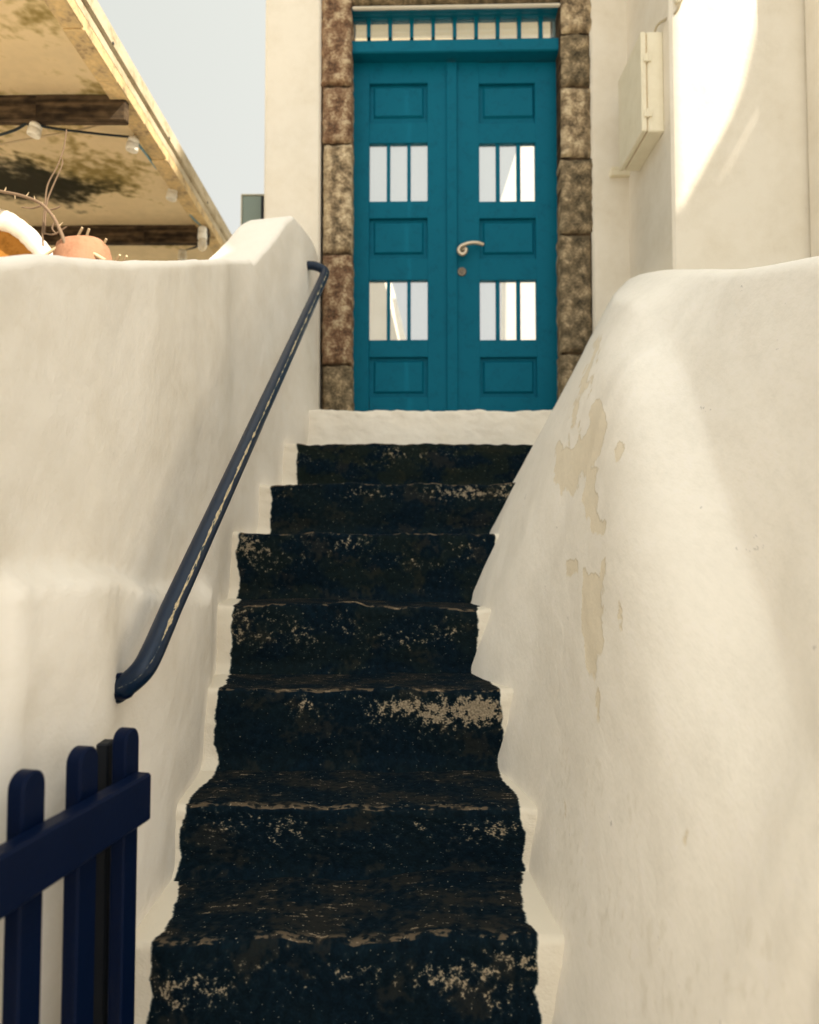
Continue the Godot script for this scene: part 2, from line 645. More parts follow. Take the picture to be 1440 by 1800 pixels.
func door_leaf(x0: float, x1: float, px: Array, left: bool):
	var z1 := -0.13          # face of stiles and rails
	var z0 := -0.172
	var rows := [[108, 147], [215, 252], [353, 384], [454, 493], [597, 628], [698, 768]]     # rails
	var st := begin()
	hbox(st, x0, 108, px[0], 768, z0, z1, 0.003)
	hbox(st, px[1], 108, x1, 768, z0, z1, 0.003)
	for r in rows:
		hbox(st, px[0] - 1, r[0], px[1] + 1, r[1], z0 + 0.0015, z1 - 0.0012, 0.003)
	var leaf := commit(st, "door_leaf", mats.teal, house, false)
	for r in [[147, 215], [384, 454], [628, 698]]:
		# sunk panel with a bevelled raised field
		st = begin()
		hbox(st, px[0] - 2, r[0] - 2, px[1] + 2, r[1] + 2, z0 + 0.004, z1 - 0.024, 0.001)
		var a := hp(px[0] + 7, r[1] - 6, z1 - 0.024)
		var b := hp(px[1] - 7, r[0] + 7, z1 - 0.024)
		var q := []
		for e in [[0.0, 0.0], [0.010, 0.012]]:
			q.append([Vector3(a.x + e[0], a.y + e[0], z1 - 0.0235 + e[1]), Vector3(b.x - e[0], a.y + e[0], z1 - 0.0235 + e[1]), Vector3(b.x - e[0], b.y - e[0], z1 - 0.0235 + e[1]), Vector3(a.x + e[0], b.y - e[0], z1 - 0.0235 + e[1])])
		st.set_smooth_group(-1)
		for i in 4:
			var k := (i + 1) % 4
			quad(st, q[0][i], q[1][i], q[1][k], q[0][k])
		quad(st, q[1][0], q[1][3], q[1][2], q[1][1])
		commit(st, "panel", mats.teal, leaf, false)
	var w: float = (px[1] - px[0] - 12.0) / 3.0
	for r in [[252, 353], [493, 597]]:
		for i in 3:
			st = begin()
			hbox(st, px[0] + i * (w + 6) - 2.5, r[0] - 2, px[0] + i * (w + 6) + w + 2.5, r[1] + 2, -0.158, -0.154, 0.0005)
			commit(st, "pane", mats.glass, leaf, false)
		for i in 2:
			st = begin()
			var c: float = px[0] + (i + 1) * w + i * 6.0 + 3.0
			hbox(st, c - 3.2, r[0] - 1, c + 3.2, r[1] + 1, z0 + 0.003, z1 - 0.012, 0.003)
			commit(st, "glazing_bar", mats.teal, leaf, false)
	if left:
		return
	# overlapping cover strip of the right leaf
	st = begin()
	hbox(st, 786, 108, 803.5, 768, z1 - 0.02, z1 + 0.014, 0.004)
	commit(st, "cover_strip", mats.teal, leaf, false)
	# curled lever handle
	var c := hp(812.5, 447, z1)
	var k := 3.93 / FOCAL
	var pts := []
	for e in [[0, 3, 0.004], [0, 3, 0.030], [5, 5, 0.040], [6, -1, 0.046], [1, -6.5, 0.048], [-5, -4, 0.048], [-7, 2, 0.048], [-3, 8, 0.048], [6, 12, 0.048], [16, 14.5, 0.046], [27, 14.5, 0.042], [37, 12.5, 0.034]]:
		pts.append(c + Vector3(e[0] * k, e[1] * k, e[2]))
	st = begin()
	tube(st, curve(pts, 60), [0.0105], 12)
	commit(st, "handle", mats.steel, leaf, false)
	c = hp(812, 478, z1)
	st = begin()
	var rows2 := []
	for e in [[0.001, -0.002], [0.024, -0.002], [0.026, 0.003], [0.022, 0.007], [0.014, 0.007], [0.012, 0.004], [0.0005, 0.004]]:
		var ring := PackedVector3Array()
		for i in 20:
			ring.append(c + Vector3(cos(TAU * i / 20) * e[0], sin(TAU * i / 20) * e[0], e[1]))
		rows2.append(ring)
	sheet(st, rows2, true, true, false)
	bbox(st, c + Vector3(0, -0.004, 0.006), Vector3(0.004, 0.012, 0.006), 0.001)
	commit(st, "lock_plate", mats.brass_dark, leaf, false)

# ------------------------------------------------------------------ left parapet
const LW_D := [0.0, 1.0, 1.45, 1.73, 2.06, 2.36, 2.66, 2.96, 3.26, 3.55, 3.80]
const LW_X := [-0.615, -0.615, -0.600, -0.602, -0.622, -0.630, -0.655, -0.622, -0.575, -0.505, -0.495]

func left_x(d: float, h: float) -> float:
	return table(LW_D, LW_X, d)

func left_top(d: float) -> float:
	if d < 0.93:
		return 0.385
	if d < 2.86:
		var x := 720.0 + FOCAL * left_x(d, 0) / d
		var y: float = table([-20.0, 0.0, 60.0, 100.0, 170.0, 215.0, 300.0, 390.0, 460.0], [455.0, 453.0, 449.0, 448.0, 456.0, 459.0, 458.0, 456.0, 456.0], x)
		return (pt(x, y, d).y - EYE)
	var b := 1.145
	if d < 3.36:
		var t := (d - 2.86) / 0.50
		return lerpf(b, 1.575, t * t * (3 - 2 * t) * 0.15 + t * 0.85)
	return 1.575

func build_left_wall():
	var n1 := noise(201, 1.6, 2)
	var n2 := noise(202, 9.0, 3)
	var rows := []
	var nd := 230
	for i in nd + 1:
		var d := lerpf(-0.25, 3.82, float(i) / nd)
		var top := left_top(d) + n2.get_noise_1d(d * 0.5) * 0.004
		var r := PackedVector3Array()
		var nh := 110
		var bx := left_x(d, 0)
		var wave := func(h: float) -> float:
			return n1.get_noise_2d(d, h) * 0.012 + n2.get_noise_2d(d, h) * 0.0022
		for j in nh + 1:
			var h := lerpf(-1.5, top - 0.022, float(j) / nh)
			var x: float = bx + wave.call(h)
			# thicker old plaster low down: slanted pier face, then flat
			var ledge := -0.050 - 0.075 * smoothstep(1.15, 2.0, d) + n1.get_noise_1d(d * 1.1 + 40) * 0.03
			var low := 1.0 - smoothstep(ledge - 0.026, ledge + 0.004, h)
			var out := 0.030 * smoothstep(1.045, 1.070, d) + 0.030 * smoothstep(1.06, 1.29, d) - 0.018 * smoothstep(1.29, 1.42, d)
			out *= 1.0 - smoothstep(2.05, 2.3, d)
			x += low * out
			r.append(Vector3(x, EYE + h, -d))
		# rounded top edge, top falling slightly to the back
		var ox: float = bx + wave.call(top - 0.022)
		for a in 7:
			var t := PI / 2 * a / 6.0
			r.append(Vector3(ox - 0.022 + cos(t) * 0.022, EYE + top - 0.022 + sin(t) * 0.022, -d))
		for a in 7:
			var t := PI / 2 * (1.0 + a / 6.0)
			r.append(Vector3(ox - 0.20 + cos(t) * 0.04, EYE + top - 0.060 + sin(t) * 0.04, -d))
		r.append(Vector3(bx - 0.24, EYE - 1.5, -d))
		rows.append(r)
	var st := begin()
	sheet(st, rows, true, false, false)
	fan(st, rows[0], false, false)
	fan(st, rows[-1], true, false)
	var o := commit(st, "left_parapet", mats.plaster, self)
	o.name = "parapet_wall"
	taken["parapet_wall"] = 0
	tag(o, "cream plastered stair wall that carries the dark blue handrail", "wall")

# ------------------------------------------------------------------ right wall, a battered mass with soft shoulders
const RW_D := [0.55, 0.85, 0.967, 1.16, 1.385, 1.60, 1.83, 2.0, 2.4, 3.0, 3.5, 3.78]
# foot of the wall at step level (x), then pixels of the two soft creases and of the rim
const RW_FOOT := [0.30, 0.30, 0.30, 0.302, 0.303, 0.308, 0.312, 0.305, 0.285, 0.455, 0.70, 0.84]
const RW_A := [[1700, 1620], [1440, 1640], [1292, 1690], [1205, 1410], [1152, 1085], [1110, 890], [1090, 740], [1078, 660], [1040, 640], [1030, 625], [1050, 572], [1058, 560]]
const RW_C := [[1760, 1500], [1500, 1530], [1440, 1350], [1372, 1150], [1292, 920], [1235, 748], [1198, 645], [1170, 595], [1108, 535], [1078, 528], [1082, 514], [1085, 512]]
const RW_T := [[2300, 420], [1840, 427], [1700, 431], [1545, 436], [1430, 450], [1345, 467], [1290, 474], [1253, 477], [1200, 477], [1148, 477], [1112, 486], [1105, 488]]

func step_h(d: float) -> float:
	return table([0.83, 1.13, 1.432, 1.735, 2.056, 2.356, 2.656, 2.956, 3.256, 3.556, 3.8], [-1.23, -1.01, -0.792, -0.632, -0.42, -0.202, 0.038, 0.249, 0.457, 0.67, 0.67], d)

func right_section(d: float) -> PackedVector3Array:
	var ax := []
	var ay := []
	var cx := []
	var cy := []
	var tx := []
	var ty := []
	for i in RW_D.size():
		ax.append(RW_A[i][0]); ay.append(RW_A[i][1])
		cx.append(RW_C[i][0]); cy.append(RW_C[i][1])
		tx.append(RW_T[i][0]); ty.append(RW_T[i][1])
	var a := pt(table(RW_D, ax, d), table(RW_D, ay, d), d)
	var c := pt(table(RW_D, cx, d), table(RW_D, cy, d), d)
	var t := pt(table(RW_D, tx, d), table(RW_D, ty, d), d)
	var foot := Vector3(table(RW_D, RW_FOOT, d), EYE + step_h(d), -d)
	var dir := (a - foot)
	dir = dir / maxf(dir.y, 0.2)
	var low := foot - dir * 0.30
	var rim := t + Vector3(0.07, 0.008, 0)
	var back := Vector3(maxf(t.x + 0.2, 2.3), t.y - 0.02, -d)
	# polyline with rounded corners
	var poly := [low, foot, a, c, t, rim, back]
	var rad := [0.0, 0.05, 0.17, 0.022, 0.035, 0.03, 0.0]
	var out := PackedVector3Array()
	var nseg := [26, 34, 22, 30, 8, 6]
	var dense := []
	for i in poly.size():
		if rad[i] == 0.0:
			dense.append(poly[i])
			continue
		var p: Vector3 = poly[i]
		var e0: Vector3 = poly[i - 1] - p
		var e1: Vector3 = poly[i + 1] - p
		var r0 := minf(rad[i], e0.length() * 0.48)
		var r1 := minf(rad[i], e1.length() * 0.48)
		var p0: Vector3 = p + e0.normalized() * r0
		var p1: Vector3 = p + e1.normalized() * r1
		for s in 13:
			var k := s / 12.0
			dense.append(p0.lerp(p, k).lerp(p.lerp(p1, k), k))
	# resample by share of length so that rows line up
	var acc := [0.0]
	for i in dense.size() - 1:
		acc.append(acc[-1] + (dense[i + 1] - dense[i]).length())
	var n := 130
	# 118 samples up to the rim, the rest over the top
	var keep: float = acc[-1] - (back - rim).length()
	for s in n + 1:
		var l: float = keep * s / 122.0 if s <= 122 else lerpf(keep, acc[-1], (s - 122.0) / (n - 122.0))
		var i := 0
		while i < acc.size() - 2 and acc[i + 1] < l:
			i += 1
		var f := clampf((l - acc[i]) / maxf(acc[i + 1] - acc[i], 1e-6), 0, 1)
		out.append(dense[i].lerp(dense[i + 1], f))
	return out

func build_right_wall():
	var n1 := noise(211, 1.8, 2)
	var n2 := noise(212, 8.0, 3)
	var rows := []
	var nd := 170
	for i in nd + 1:
		var d := lerpf(0.55, 3.78, float(i) / nd)
		var r := right_section(d)
		for j in r.size():
			var p := r[j]
			var w := n1.get_noise_2d(p.z, p.y) * 0.006 + n2.get_noise_2d(p.z, p.y) * 0.0022
			r[j] = p + Vector3(-w, w * 0.3, 0)
		rows.append(r)
	var st := begin()
	sheet(st, rows, true, false, true)
	# near end and back closed
	var ring: PackedVector3Array = rows[0].duplicate()
	ring.append(Vector3(ring[-1].x, 0.0, ring[-1].z))
	ring.append(Vector3(ring[0].x, 0.0, ring[0].z))
	fan(st, ring)
	var m := std(lin(PLASTER.x, PLASTER.y, PLASTER.z), 0.9, 0.25)
	right_texture(rows, m)
	var o := commit(st, "battered_wall", m, self)
	tag(o, "thick cream stair wall with rounded shoulders and flaking patches", "wall")

# peeled patches are found on the wall where the photograph shows them
func right_texture(rows: Array, m: StandardMaterial3D):
	var nr := rows.size()
	var nc: int = rows[0].size()
	var pix := []
	for r in rows:
		var q := PackedVector2Array()
		for p in r:
			q.append(to_px(p))
		pix.append(q)
	var find := func(x: float, y: float) -> Vector2:
		var best := 1e9
		var b := Vector2.ZERO
		var t := Vector2(x, y)
		for i in nr:
			var q: PackedVector2Array = pix[i]
			for j in 122:
				var dd := q[j].distance_squared_to(t)
				if dd < best:
					best = dd
					b = Vector2(float(j) / (nc - 1), float(i) / (nr - 1))
		return b
	var W := 1024
	var H := 1024
	var field := PackedFloat32Array()
	field.resize(W * H)
	var blobs := [[1053, 722, 9, 22, 1.0], [1042, 765, 20, 34, 1.0], [1022, 800, 22, 26, 1.0], [1000, 838, 18, 34, 0.9], [1040, 870, 12, 40, 1.0], [1088, 792, 13, 20, 0.9], [1052, 925, 12, 18, 0.9],
		[1005, 1000, 15, 14, 0.9], [1035, 1040, 20, 44, 1.0], [1042, 1110, 22, 46, 0.9], [1064, 990, 8, 24, 0.7], [1040, 1170, 12, 30, 0.7], [1048, 605, 12, 34, 0.72], [1030, 660, 16, 36, 0.74], [1010, 720, 14, 40, 0.66],
		[1052, 1240, 7, 36, 0.62], [985, 800, 12, 40, 0.6], [1185, 1370, 9, 50, 0.62], [1090, 1080, 6, 40, 0.6], [1205, 1470, 8, 40, 0.55], [990, 1440, 5, 50, 0.5]]
	for b in blobs:
		var c: Vector2 = find.call(b[0], b[1])
		var ex: Vector2 = find.call(b[0] + b[2] * 1.6, b[1]) - c
		var ey: Vector2 = find.call(b[0], b[1] + b[3] * 1.6) - c
		ex /= 1.6
		ey /= 1.6
		var det := ex.x * ey.y - ex.y * ey.x
		if absf(det) < 1e-8:
			continue
		var hw := int((absf(ex.x) + absf(ey.x)) * 2.2 * W) + 4
		var hh := int((absf(ex.y) + absf(ey.y)) * 2.2 * H) + 4
		var cx := int(c.x * W)
		var cy := int(c.y * H)
		for y in range(maxi(cy - hh, 0), mini(cy + hh, H)):
			for x in range(maxi(cx - hw, 0), mini(cx + hw, W)):
				var p := Vector2((x + 0.5) / W, (y + 0.5) / H) - c
				var s := (p.x * ey.y - p.y * ey.x) / det
				var t := (ex.x * p.y - ex.y * p.x) / det
				var v: float = b[4] * exp(-(s * s + t * t) * 0.75)
				if v > 0.02:
					field[y * W + x] += v
	var grime := PackedFloat32Array()
	grime.resize(W * H)
	for b in [[1145, 1690, 40, 60], [1180, 1770, 60, 30], [1300, 1740, 70, 40], [990, 1400, 10, 90], [1045, 1380, 12, 50], [1110, 1430, 16, 30], [1000, 1560, 18, 80], [1320, 1650, 40, 30], [1070, 1600, 30, 40]]:
		var c: Vector2 = find.call(b[0], b[1])
		var ex: Vector2 = find.call(b[0] + b[2], b[1]) - c
		var ey: Vector2 = find.call(b[0], b[1] - b[3]) - c
		var det := ex.x * ey.y - ex.y * ey.x
		if absf(det) < 1e-8:
			continue
		var hw := int((absf(ex.x) + absf(ey.x)) * 1.6 * W) + 4
		var hh := int((absf(ex.y) + absf(ey.y)) * 1.6 * H) + 4
		for y in range(maxi(int(c.y * H) - hh, 0), mini(int(c.y * H) + hh, H)):
			for x in range(maxi(int(c.x * W) - hw, 0), mini(int(c.x * W) + hw, W)):
				var p := Vector2((x + 0.5) / W, (y + 0.5) / H) - c
				var q := pow((p.x * ey.y - p.y * ey.x) / det, 2.0) + pow((ex.x * p.y - ex.y * p.x) / det, 2.0)
				grime[y * W + x] = maxf(grime[y * W + x], 1.0 - q * 0.6)
	var na := noise(221, 0.02, 4)
	var ng := noise(226, 0.06, 4)
	var nb := noise(222, 0.008, 3)
	var fine: PackedByteArray = mixed_noise(1024, [[noise(223, 0.02, 4), 0.4], [noise(224, 0.09, 3), 0.35], [noise(225, 0.3, 2), 0.25]]).get_data()
	var al := PackedByteArray()
	al.resize(W * H * 3)
	var he := PackedByteArray()
	he.resize(W * H)
	for i in W * H:
		var f := field[i]
		var g := fine[i] / 255.0
		var t := 0.955 + g * 0.08
		var c := Vector3(t, t, t - 0.012 + 0.01 * g)
		var hgt := 0.55 + (g - 0.5) * 0.5
		if f > 0.05:
			var x := i % W
			var y := i / W
			# texture columns run up the wall, rows along it
			var e := f + na.get_noise_2d(x * 1.1, y * 1.6) * 0.42 + (g - 0.5) * 0.35
			var k := smoothstep(0.56, 0.62, e)
			var rim := smoothstep(0.50, 0.57, e) * (1.0 - smoothstep(0.60, 0.66, e))
			c = c.lerp(Vector3(0.958, 0.932, 0.87) * (0.96 + 0.08 * g), k * 0.9)
			c = c.lerp(Vector3(0.80, 0.75, 0.64), rim * 0.25)
			hgt -= k * 0.34
		else:
			var x := i % W
			var y := i / W
			if g > 0.71 and nb.get_noise_2d(x, y) > 0.34:
				c *= 0.86
		if grime[i] > 0.0:
			var s := ng.get_noise_2d((i % W) * 0.7, (i / W) * 1.8) + (g - 0.5) * 0.8 + grime[i] * 0.22
			c = c.lerp(Vector3(0.80, 0.78, 0.71), smoothstep(0.20, 0.65, s) * 0.16)
		al[i * 3] = clampi(int(c.x * 255), 0, 255)
		al[i * 3 + 1] = clampi(int(c.y * 255), 0, 255)
		al[i * 3 + 2] = clampi(int(c.z * 255), 0, 255)
		he[i] = clampi(int(hgt * 255), 0, 255)
	m.albedo_texture = tex(Image.create_from_data(W, H, false, Image.FORMAT_RGB8, al))
	m.heightmap_enabled = true
	m.heightmap_texture = tex(Image.create_from_data(W, H, false, Image.FORMAT_L8, he))
	m.heightmap_scale = 0.26
	m.texture_repeat = false

# ------------------------------------------------------------------ stairs
const ST_L := -0.72
const ST_R := 1.0
# lighter flaking: centre x (m), distance below the nosing (m), half width, half height, strength
var FLAKES := {
	1: [[-0.46, 0.05, 0.05, 0.05, 0.5], [-0.05, 0.03, 0.10, 0.05, 0.35], [0.2, 0.04, 0.25, 0.03, 0.22], [-0.2, 0.09, 0.1, 0.02, 0.3]],
	2: [[-0.14, 0.03, 0.16, 0.03, 0.45], [0.27, 0.03, 0.16, 0.032, 0.62], [0.44, 0.05, 0.05, 0.05, 0.5], [-0.55, 0.05, 0.03, 0.06, 0.4]],
	3: [[-0.5, 0.05, 0.16, 0.06, 0.46], [-0.22, 0.02, 0.10, 0.03, 0.55], [0.02, 0.09, 0.08, 0.03, 0.35], [0.2, 0.04, 0.1, 0.05, 0.3], [-0.6, 0.03, 0.06, 0.07, 0.4]],
	4: [[-0.45, 0.08, 0.08, 0.08, 0.36], [-0.25, 0.08, 0.16, 0.05, 0.38], [-0.02, 0.09, 0.13, 0.03, 0.36], [0.1, 0.05, 0.1, 0.05, 0.3], [-0.56, 0.04, 0.03, 0.06, 0.5]],
	5: [[0.13, 0.055, 0.15, 0.045, 0.86], [0.21, 0.03, 0.06, 0.03, 0.6], [-0.10, 0.05, 0.07, 0.035, 0.55], [-0.31, 0.035, 0.05, 0.03, 0.5], [-0.03, 0.03, 0.05, 0.02, 0.4]],
	6: [[-0.47, 0.05, 0.09, 0.05, 0.40], [-0.32, 0.06, 0.07, 0.04, 0.44], [0.04, 0.05, 0.05, 0.03, 0.4], [0.19, 0.06, 0.09, 0.045, 0.5], [-0.1, 0.11, 0.12, 0.02, 0.28]],
	7: [[-0.44, 0.075, 0.12, 0.04, 0.48], [-0.1, 0.055, 0.17, 0.03, 0.40], [0.06, 0.06, 0.06, 0.02, 0.45], [0.23, 0.03, 0.06, 0.03, 0.72], [0.13, 0.045, 0.07, 0.03, 0.42], [0.16, 0.1, 0.1, 0.03, 0.3]],
}

func build_stairs():
	var stair := thing("staircase", "steep flight of worn black painted steps with whitewashed edges", "stairs", Vector3(-0.15, 0, -2.2))
	var images := {}
	for k in 10:
		var st := begin()
		var n := noise(300 + k, 3.0, 3)
		var n2 := noise(330 + k, 16.0, 3)
		var back_d: float = NOSE_D[k] + (0.36 if k > 0 else 0.5)
		var h: float = NOSE_H[k]
		var nxt: float = NOSE_H[k + 1]
		var rise: float = h - nxt
		var nd: float = NOSE_D[k]
		# profile as [v, depth, height]; v 0..0.5 tread, 0.5..1 riser
		var prof := []
		for i in 15:
			var t := i / 14.0
			prof.append([0.5 * t * 0.965, lerpf(back_d, nd + 0.016, t), h + 0.006 * (1.0 - t) - 0.004 * sin(t * PI)])
		for i in 6:
			var a := PI / 2 * (i + 1) / 7.0
			prof.append([0.4825 + 0.035 * (i + 1) / 7.0, nd + 0.016 - sin(a) * 0.018, h - 0.018 + cos(a) * 0.018])
		for i in 22:
			var t := (i + 1) / 22.0
			var lean := 0.028 * t + 0.038 * pow(smoothstep(0.72, 1.0, t), 2.0)
			prof.append([0.5175 + 0.4825 * t, nd - 0.002 - lean, lerpf(h - 0.018, nxt - 0.012, t)])
		var rows := []
		var nu := 110
		for j in prof.size():
			var r := PackedVector3Array()
			for i in nu + 1:
				var x := lerpf(ST_L, ST_R, float(i) / nu)
				var d: float = prof[j][1]
				var y: float = prof[j][2]
				var near_edge := exp(-pow((prof[j][0] - 0.5) / 0.06, 2.0))
				d += n.get_noise_2d(x, y) * 0.012 + n2.get_noise_2d(x, prof[j][0] * 0.6) * (0.003 + 0.006 * near_edge)
				y += n.get_noise_2d(x, 5.0) * 0.012 * (0.4 + near_edge * 0.6) + n2.get_noise_2d(x, 9.0) * 0.006 * near_edge
				if k == 4:
					y += 0.012 * exp(-pow((x + 0.21) / 0.05, 2.0)) * near_edge - 0.012 * smoothstep(-0.2, 0.1, x)
				if k == 7:
					y += 0.012 * smoothstep(-0.2, 0.2, x)
				r.append(Vector3(x, EYE + y, -d))
			rows.append(r)
		# uv v from the profile
		st.set_smooth_group(0)
		for j in rows.size() - 1:
			for i in nu:
				var u0 := float(i) / nu
				var u1 := float(i + 1) / nu
				var v0: float = prof[j][0]
				var v1: float = prof[j + 1][0]
				for e in [[rows[j][i], u0, v0], [rows[j + 1][i], u0, v1], [rows[j + 1][i + 1], u1, v1], [rows[j][i], u0, v0], [rows[j + 1][i + 1], u1, v1], [rows[j][i + 1], u1, v0]]:
					st.set_uv(Vector2(e[1], e[2]))
					st.add_vertex(e[0])
		var m: Material
		if k == 0:
			m = mats.sill
		else:
			var key := mini(k, 7)
			if not images.has(key):
				images[key] = step_material(key)
			m = images[key]
		commit(st, "step", m, stair)
	# solid core below the treads
	var st := begin()
	for k in 9:
		box_between(st, Vector3(ST_L, 0.0, -(NOSE_D[k] + 0.05) - 0.45), Vector3(ST_R, EYE + NOSE_H[k + 1] - 0.05, -(NOSE_D[k] + 0.05)), 0.002)
	commit(st, "core", mats.white_rough, stair)

const PAINT := Vector3(0.048, 0.098, 0.132)
const DUST := Vector3(0.165, 0.158, 0.145)

func step_material(k: int) -> StandardMaterial3D:
	var W := 896
	var H := 416
	var nf := noise(401 + k, 120.0, 3)
	var nm := noise(421 + k, 38.0, 4)
	var nc := noise(441 + k, 5.0, 4)
	var ns := noise(461 + k, 40.0, 3)
	var ne := noise(481 + k, 11.0, 4)
	var al := PackedByteArray()
	al.resize(W * H * 3)
	var he := PackedByteArray()
	he.resize(W * H)
	var wid := ST_R - ST_L
	var moss: float = [0.0, 0.6, 0.3, 0.4, 0.3, 0.15, 0.1, 0.08][k]
	var flakes: Array = FLAKES[k]
	var white := Vector3(0.90, 0.862, 0.79)
	for py in H:
		var v := (py + 0.5) / H
		var tread := v < 0.5
		# metres along the tread from its back, or below the nosing
		var s := (v / 0.5) * 0.36 if tread else (v - 0.5) / 0.5 * 0.22
		for px in W:
			var x := ST_L + wid * (px + 0.5) / W
			var yy := s if tread else 0.36 + s
			var f := nf.get_noise_2d(x, yy)
			var mid := nm.get_noise_2d(x, yy)
			var co := nc.get_noise_2d(x, yy * 1.6)
			var c: Vector3
			var hgt := 0.5 + f * 0.16 + mid * 0.2
			if tread:
				var str_ := ns.get_noise_2d(x * 0.32, yy * 1.5 + 7.0)
				c = PAINT * (1.0 + 0.28 * mid + 0.2 * f)
				c = c.lerp(DUST, smoothstep(-0.35, 0.4, co * 0.9 + mid * 0.6 + str_ * 0.2) * 0.8)
				var l := smoothstep(0.42, 0.52, str_ * 0.70 + f * 0.25 + co * 0.28)
				var worn := smoothstep(0.325, 0.355, s) * smoothstep(0.02, 0.22, str_ * 0.6 + mid * 0.5 + co * 0.5)
				c = c.lerp(Vector3(0.42, 0.36, 0.29), worn * 0.8)
				c = c.lerp(Vector3(0.60, 0.53, 0.44), l * 0.75)
				hgt += l * 0.15
			else:
				c = PAINT * (1.0 + 0.28 * mid + 0.2 * f)
				c = c.lerp(DUST, smoothstep(0.16, 0.5, nc.get_noise_2d(x + 4.0, yy * 1.4) + mid * 0.4) * 0.6)
				var mo := moss * smoothstep(0.0, 0.35, nc.get_noise_2d(x * 0.8 + 9.0, yy * 1.3) + 0.18 + mid * 0.25)
				c = c.lerp(Vector3(0.155, 0.165, 0.105), mo * 0.75)
				var w := 0.0
				for b in flakes:
					var dx: float = (x - b[0]) / b[2]
					var dy: float = (s - b[1]) / b[3]
					var q := dx * dx + dy * dy
					if q < 4.0:
						w += b[4] * exp(-q * 0.8)
				var e := w * 0.85 + mid * 0.55 + co * 0.30
				c = c.lerp(Vector3(0.29, 0.265, 0.225), smoothstep(0.30, 0.75, e + f * 0.15) * 0.6)
				var l := smoothstep(0.50, 0.74, e + f * 0.34)
				c = c.lerp(Vector3(0.66, 0.595, 0.50) * (0.86 + 0.3 * f), l * 0.9)
				hgt += l * 0.12
			# chips and specks
			var sp := ns.get_noise_2d(x * 2.1 + 3.0, yy * 2.1)
			if sp > 0.60:
				c = c.lerp(Vector3(0.76, 0.69, 0.58), smoothstep(0.60, 0.66, sp) * (0.8 if tread else 0.55))
			# whitewashed margins with an uneven edge
			var jag := ne.get_noise_2d(yy * 0.55, 3.0 + k) * 0.018 + mid * 0.0035 + f * 0.0015
			var l_at: float = DARK_L[k]
			var r_at: float = DARK_R[k]
			if tread:
				var t := smoothstep(0.05, 0.34, s)
				l_at = lerpf(DARK_L[k - 1] + 0.012, DARK_L[k], t)
				r_at = lerpf(DARK_R[k - 1] - 0.012, DARK_R[k], t)
			var edge := minf(x - l_at, r_at - x) + jag
			var wm := 1.0 - smoothstep(-0.003, 0.003, edge)
			if wm > 0.0:
				var wc := white
				c = c.lerp(wc, wm)
				hgt = lerpf(hgt, 0.72 + f * 0.12 + mid * 0.15, wm)
			var i := py * W + px
			al[i * 3] = clampi(int(c.x * 255), 0, 255)
			al[i * 3 + 1] = clampi(int(c.y * 255), 0, 255)
			al[i * 3 + 2] = clampi(int(c.z * 255), 0, 255)
			he[i] = clampi(int(hgt * 255), 0, 255)
	var m := std(Color.WHITE, 0.88, 0.12)
	m.albedo_texture = tex(Image.create_from_data(W, H, false, Image.FORMAT_RGB8, al))
	m.heightmap_enabled = true
	m.heightmap_texture = tex(Image.create_from_data(W, H, false, Image.FORMAT_L8, he))
	m.heightmap_scale = 0.35
	m.texture_repeat = false
	return m

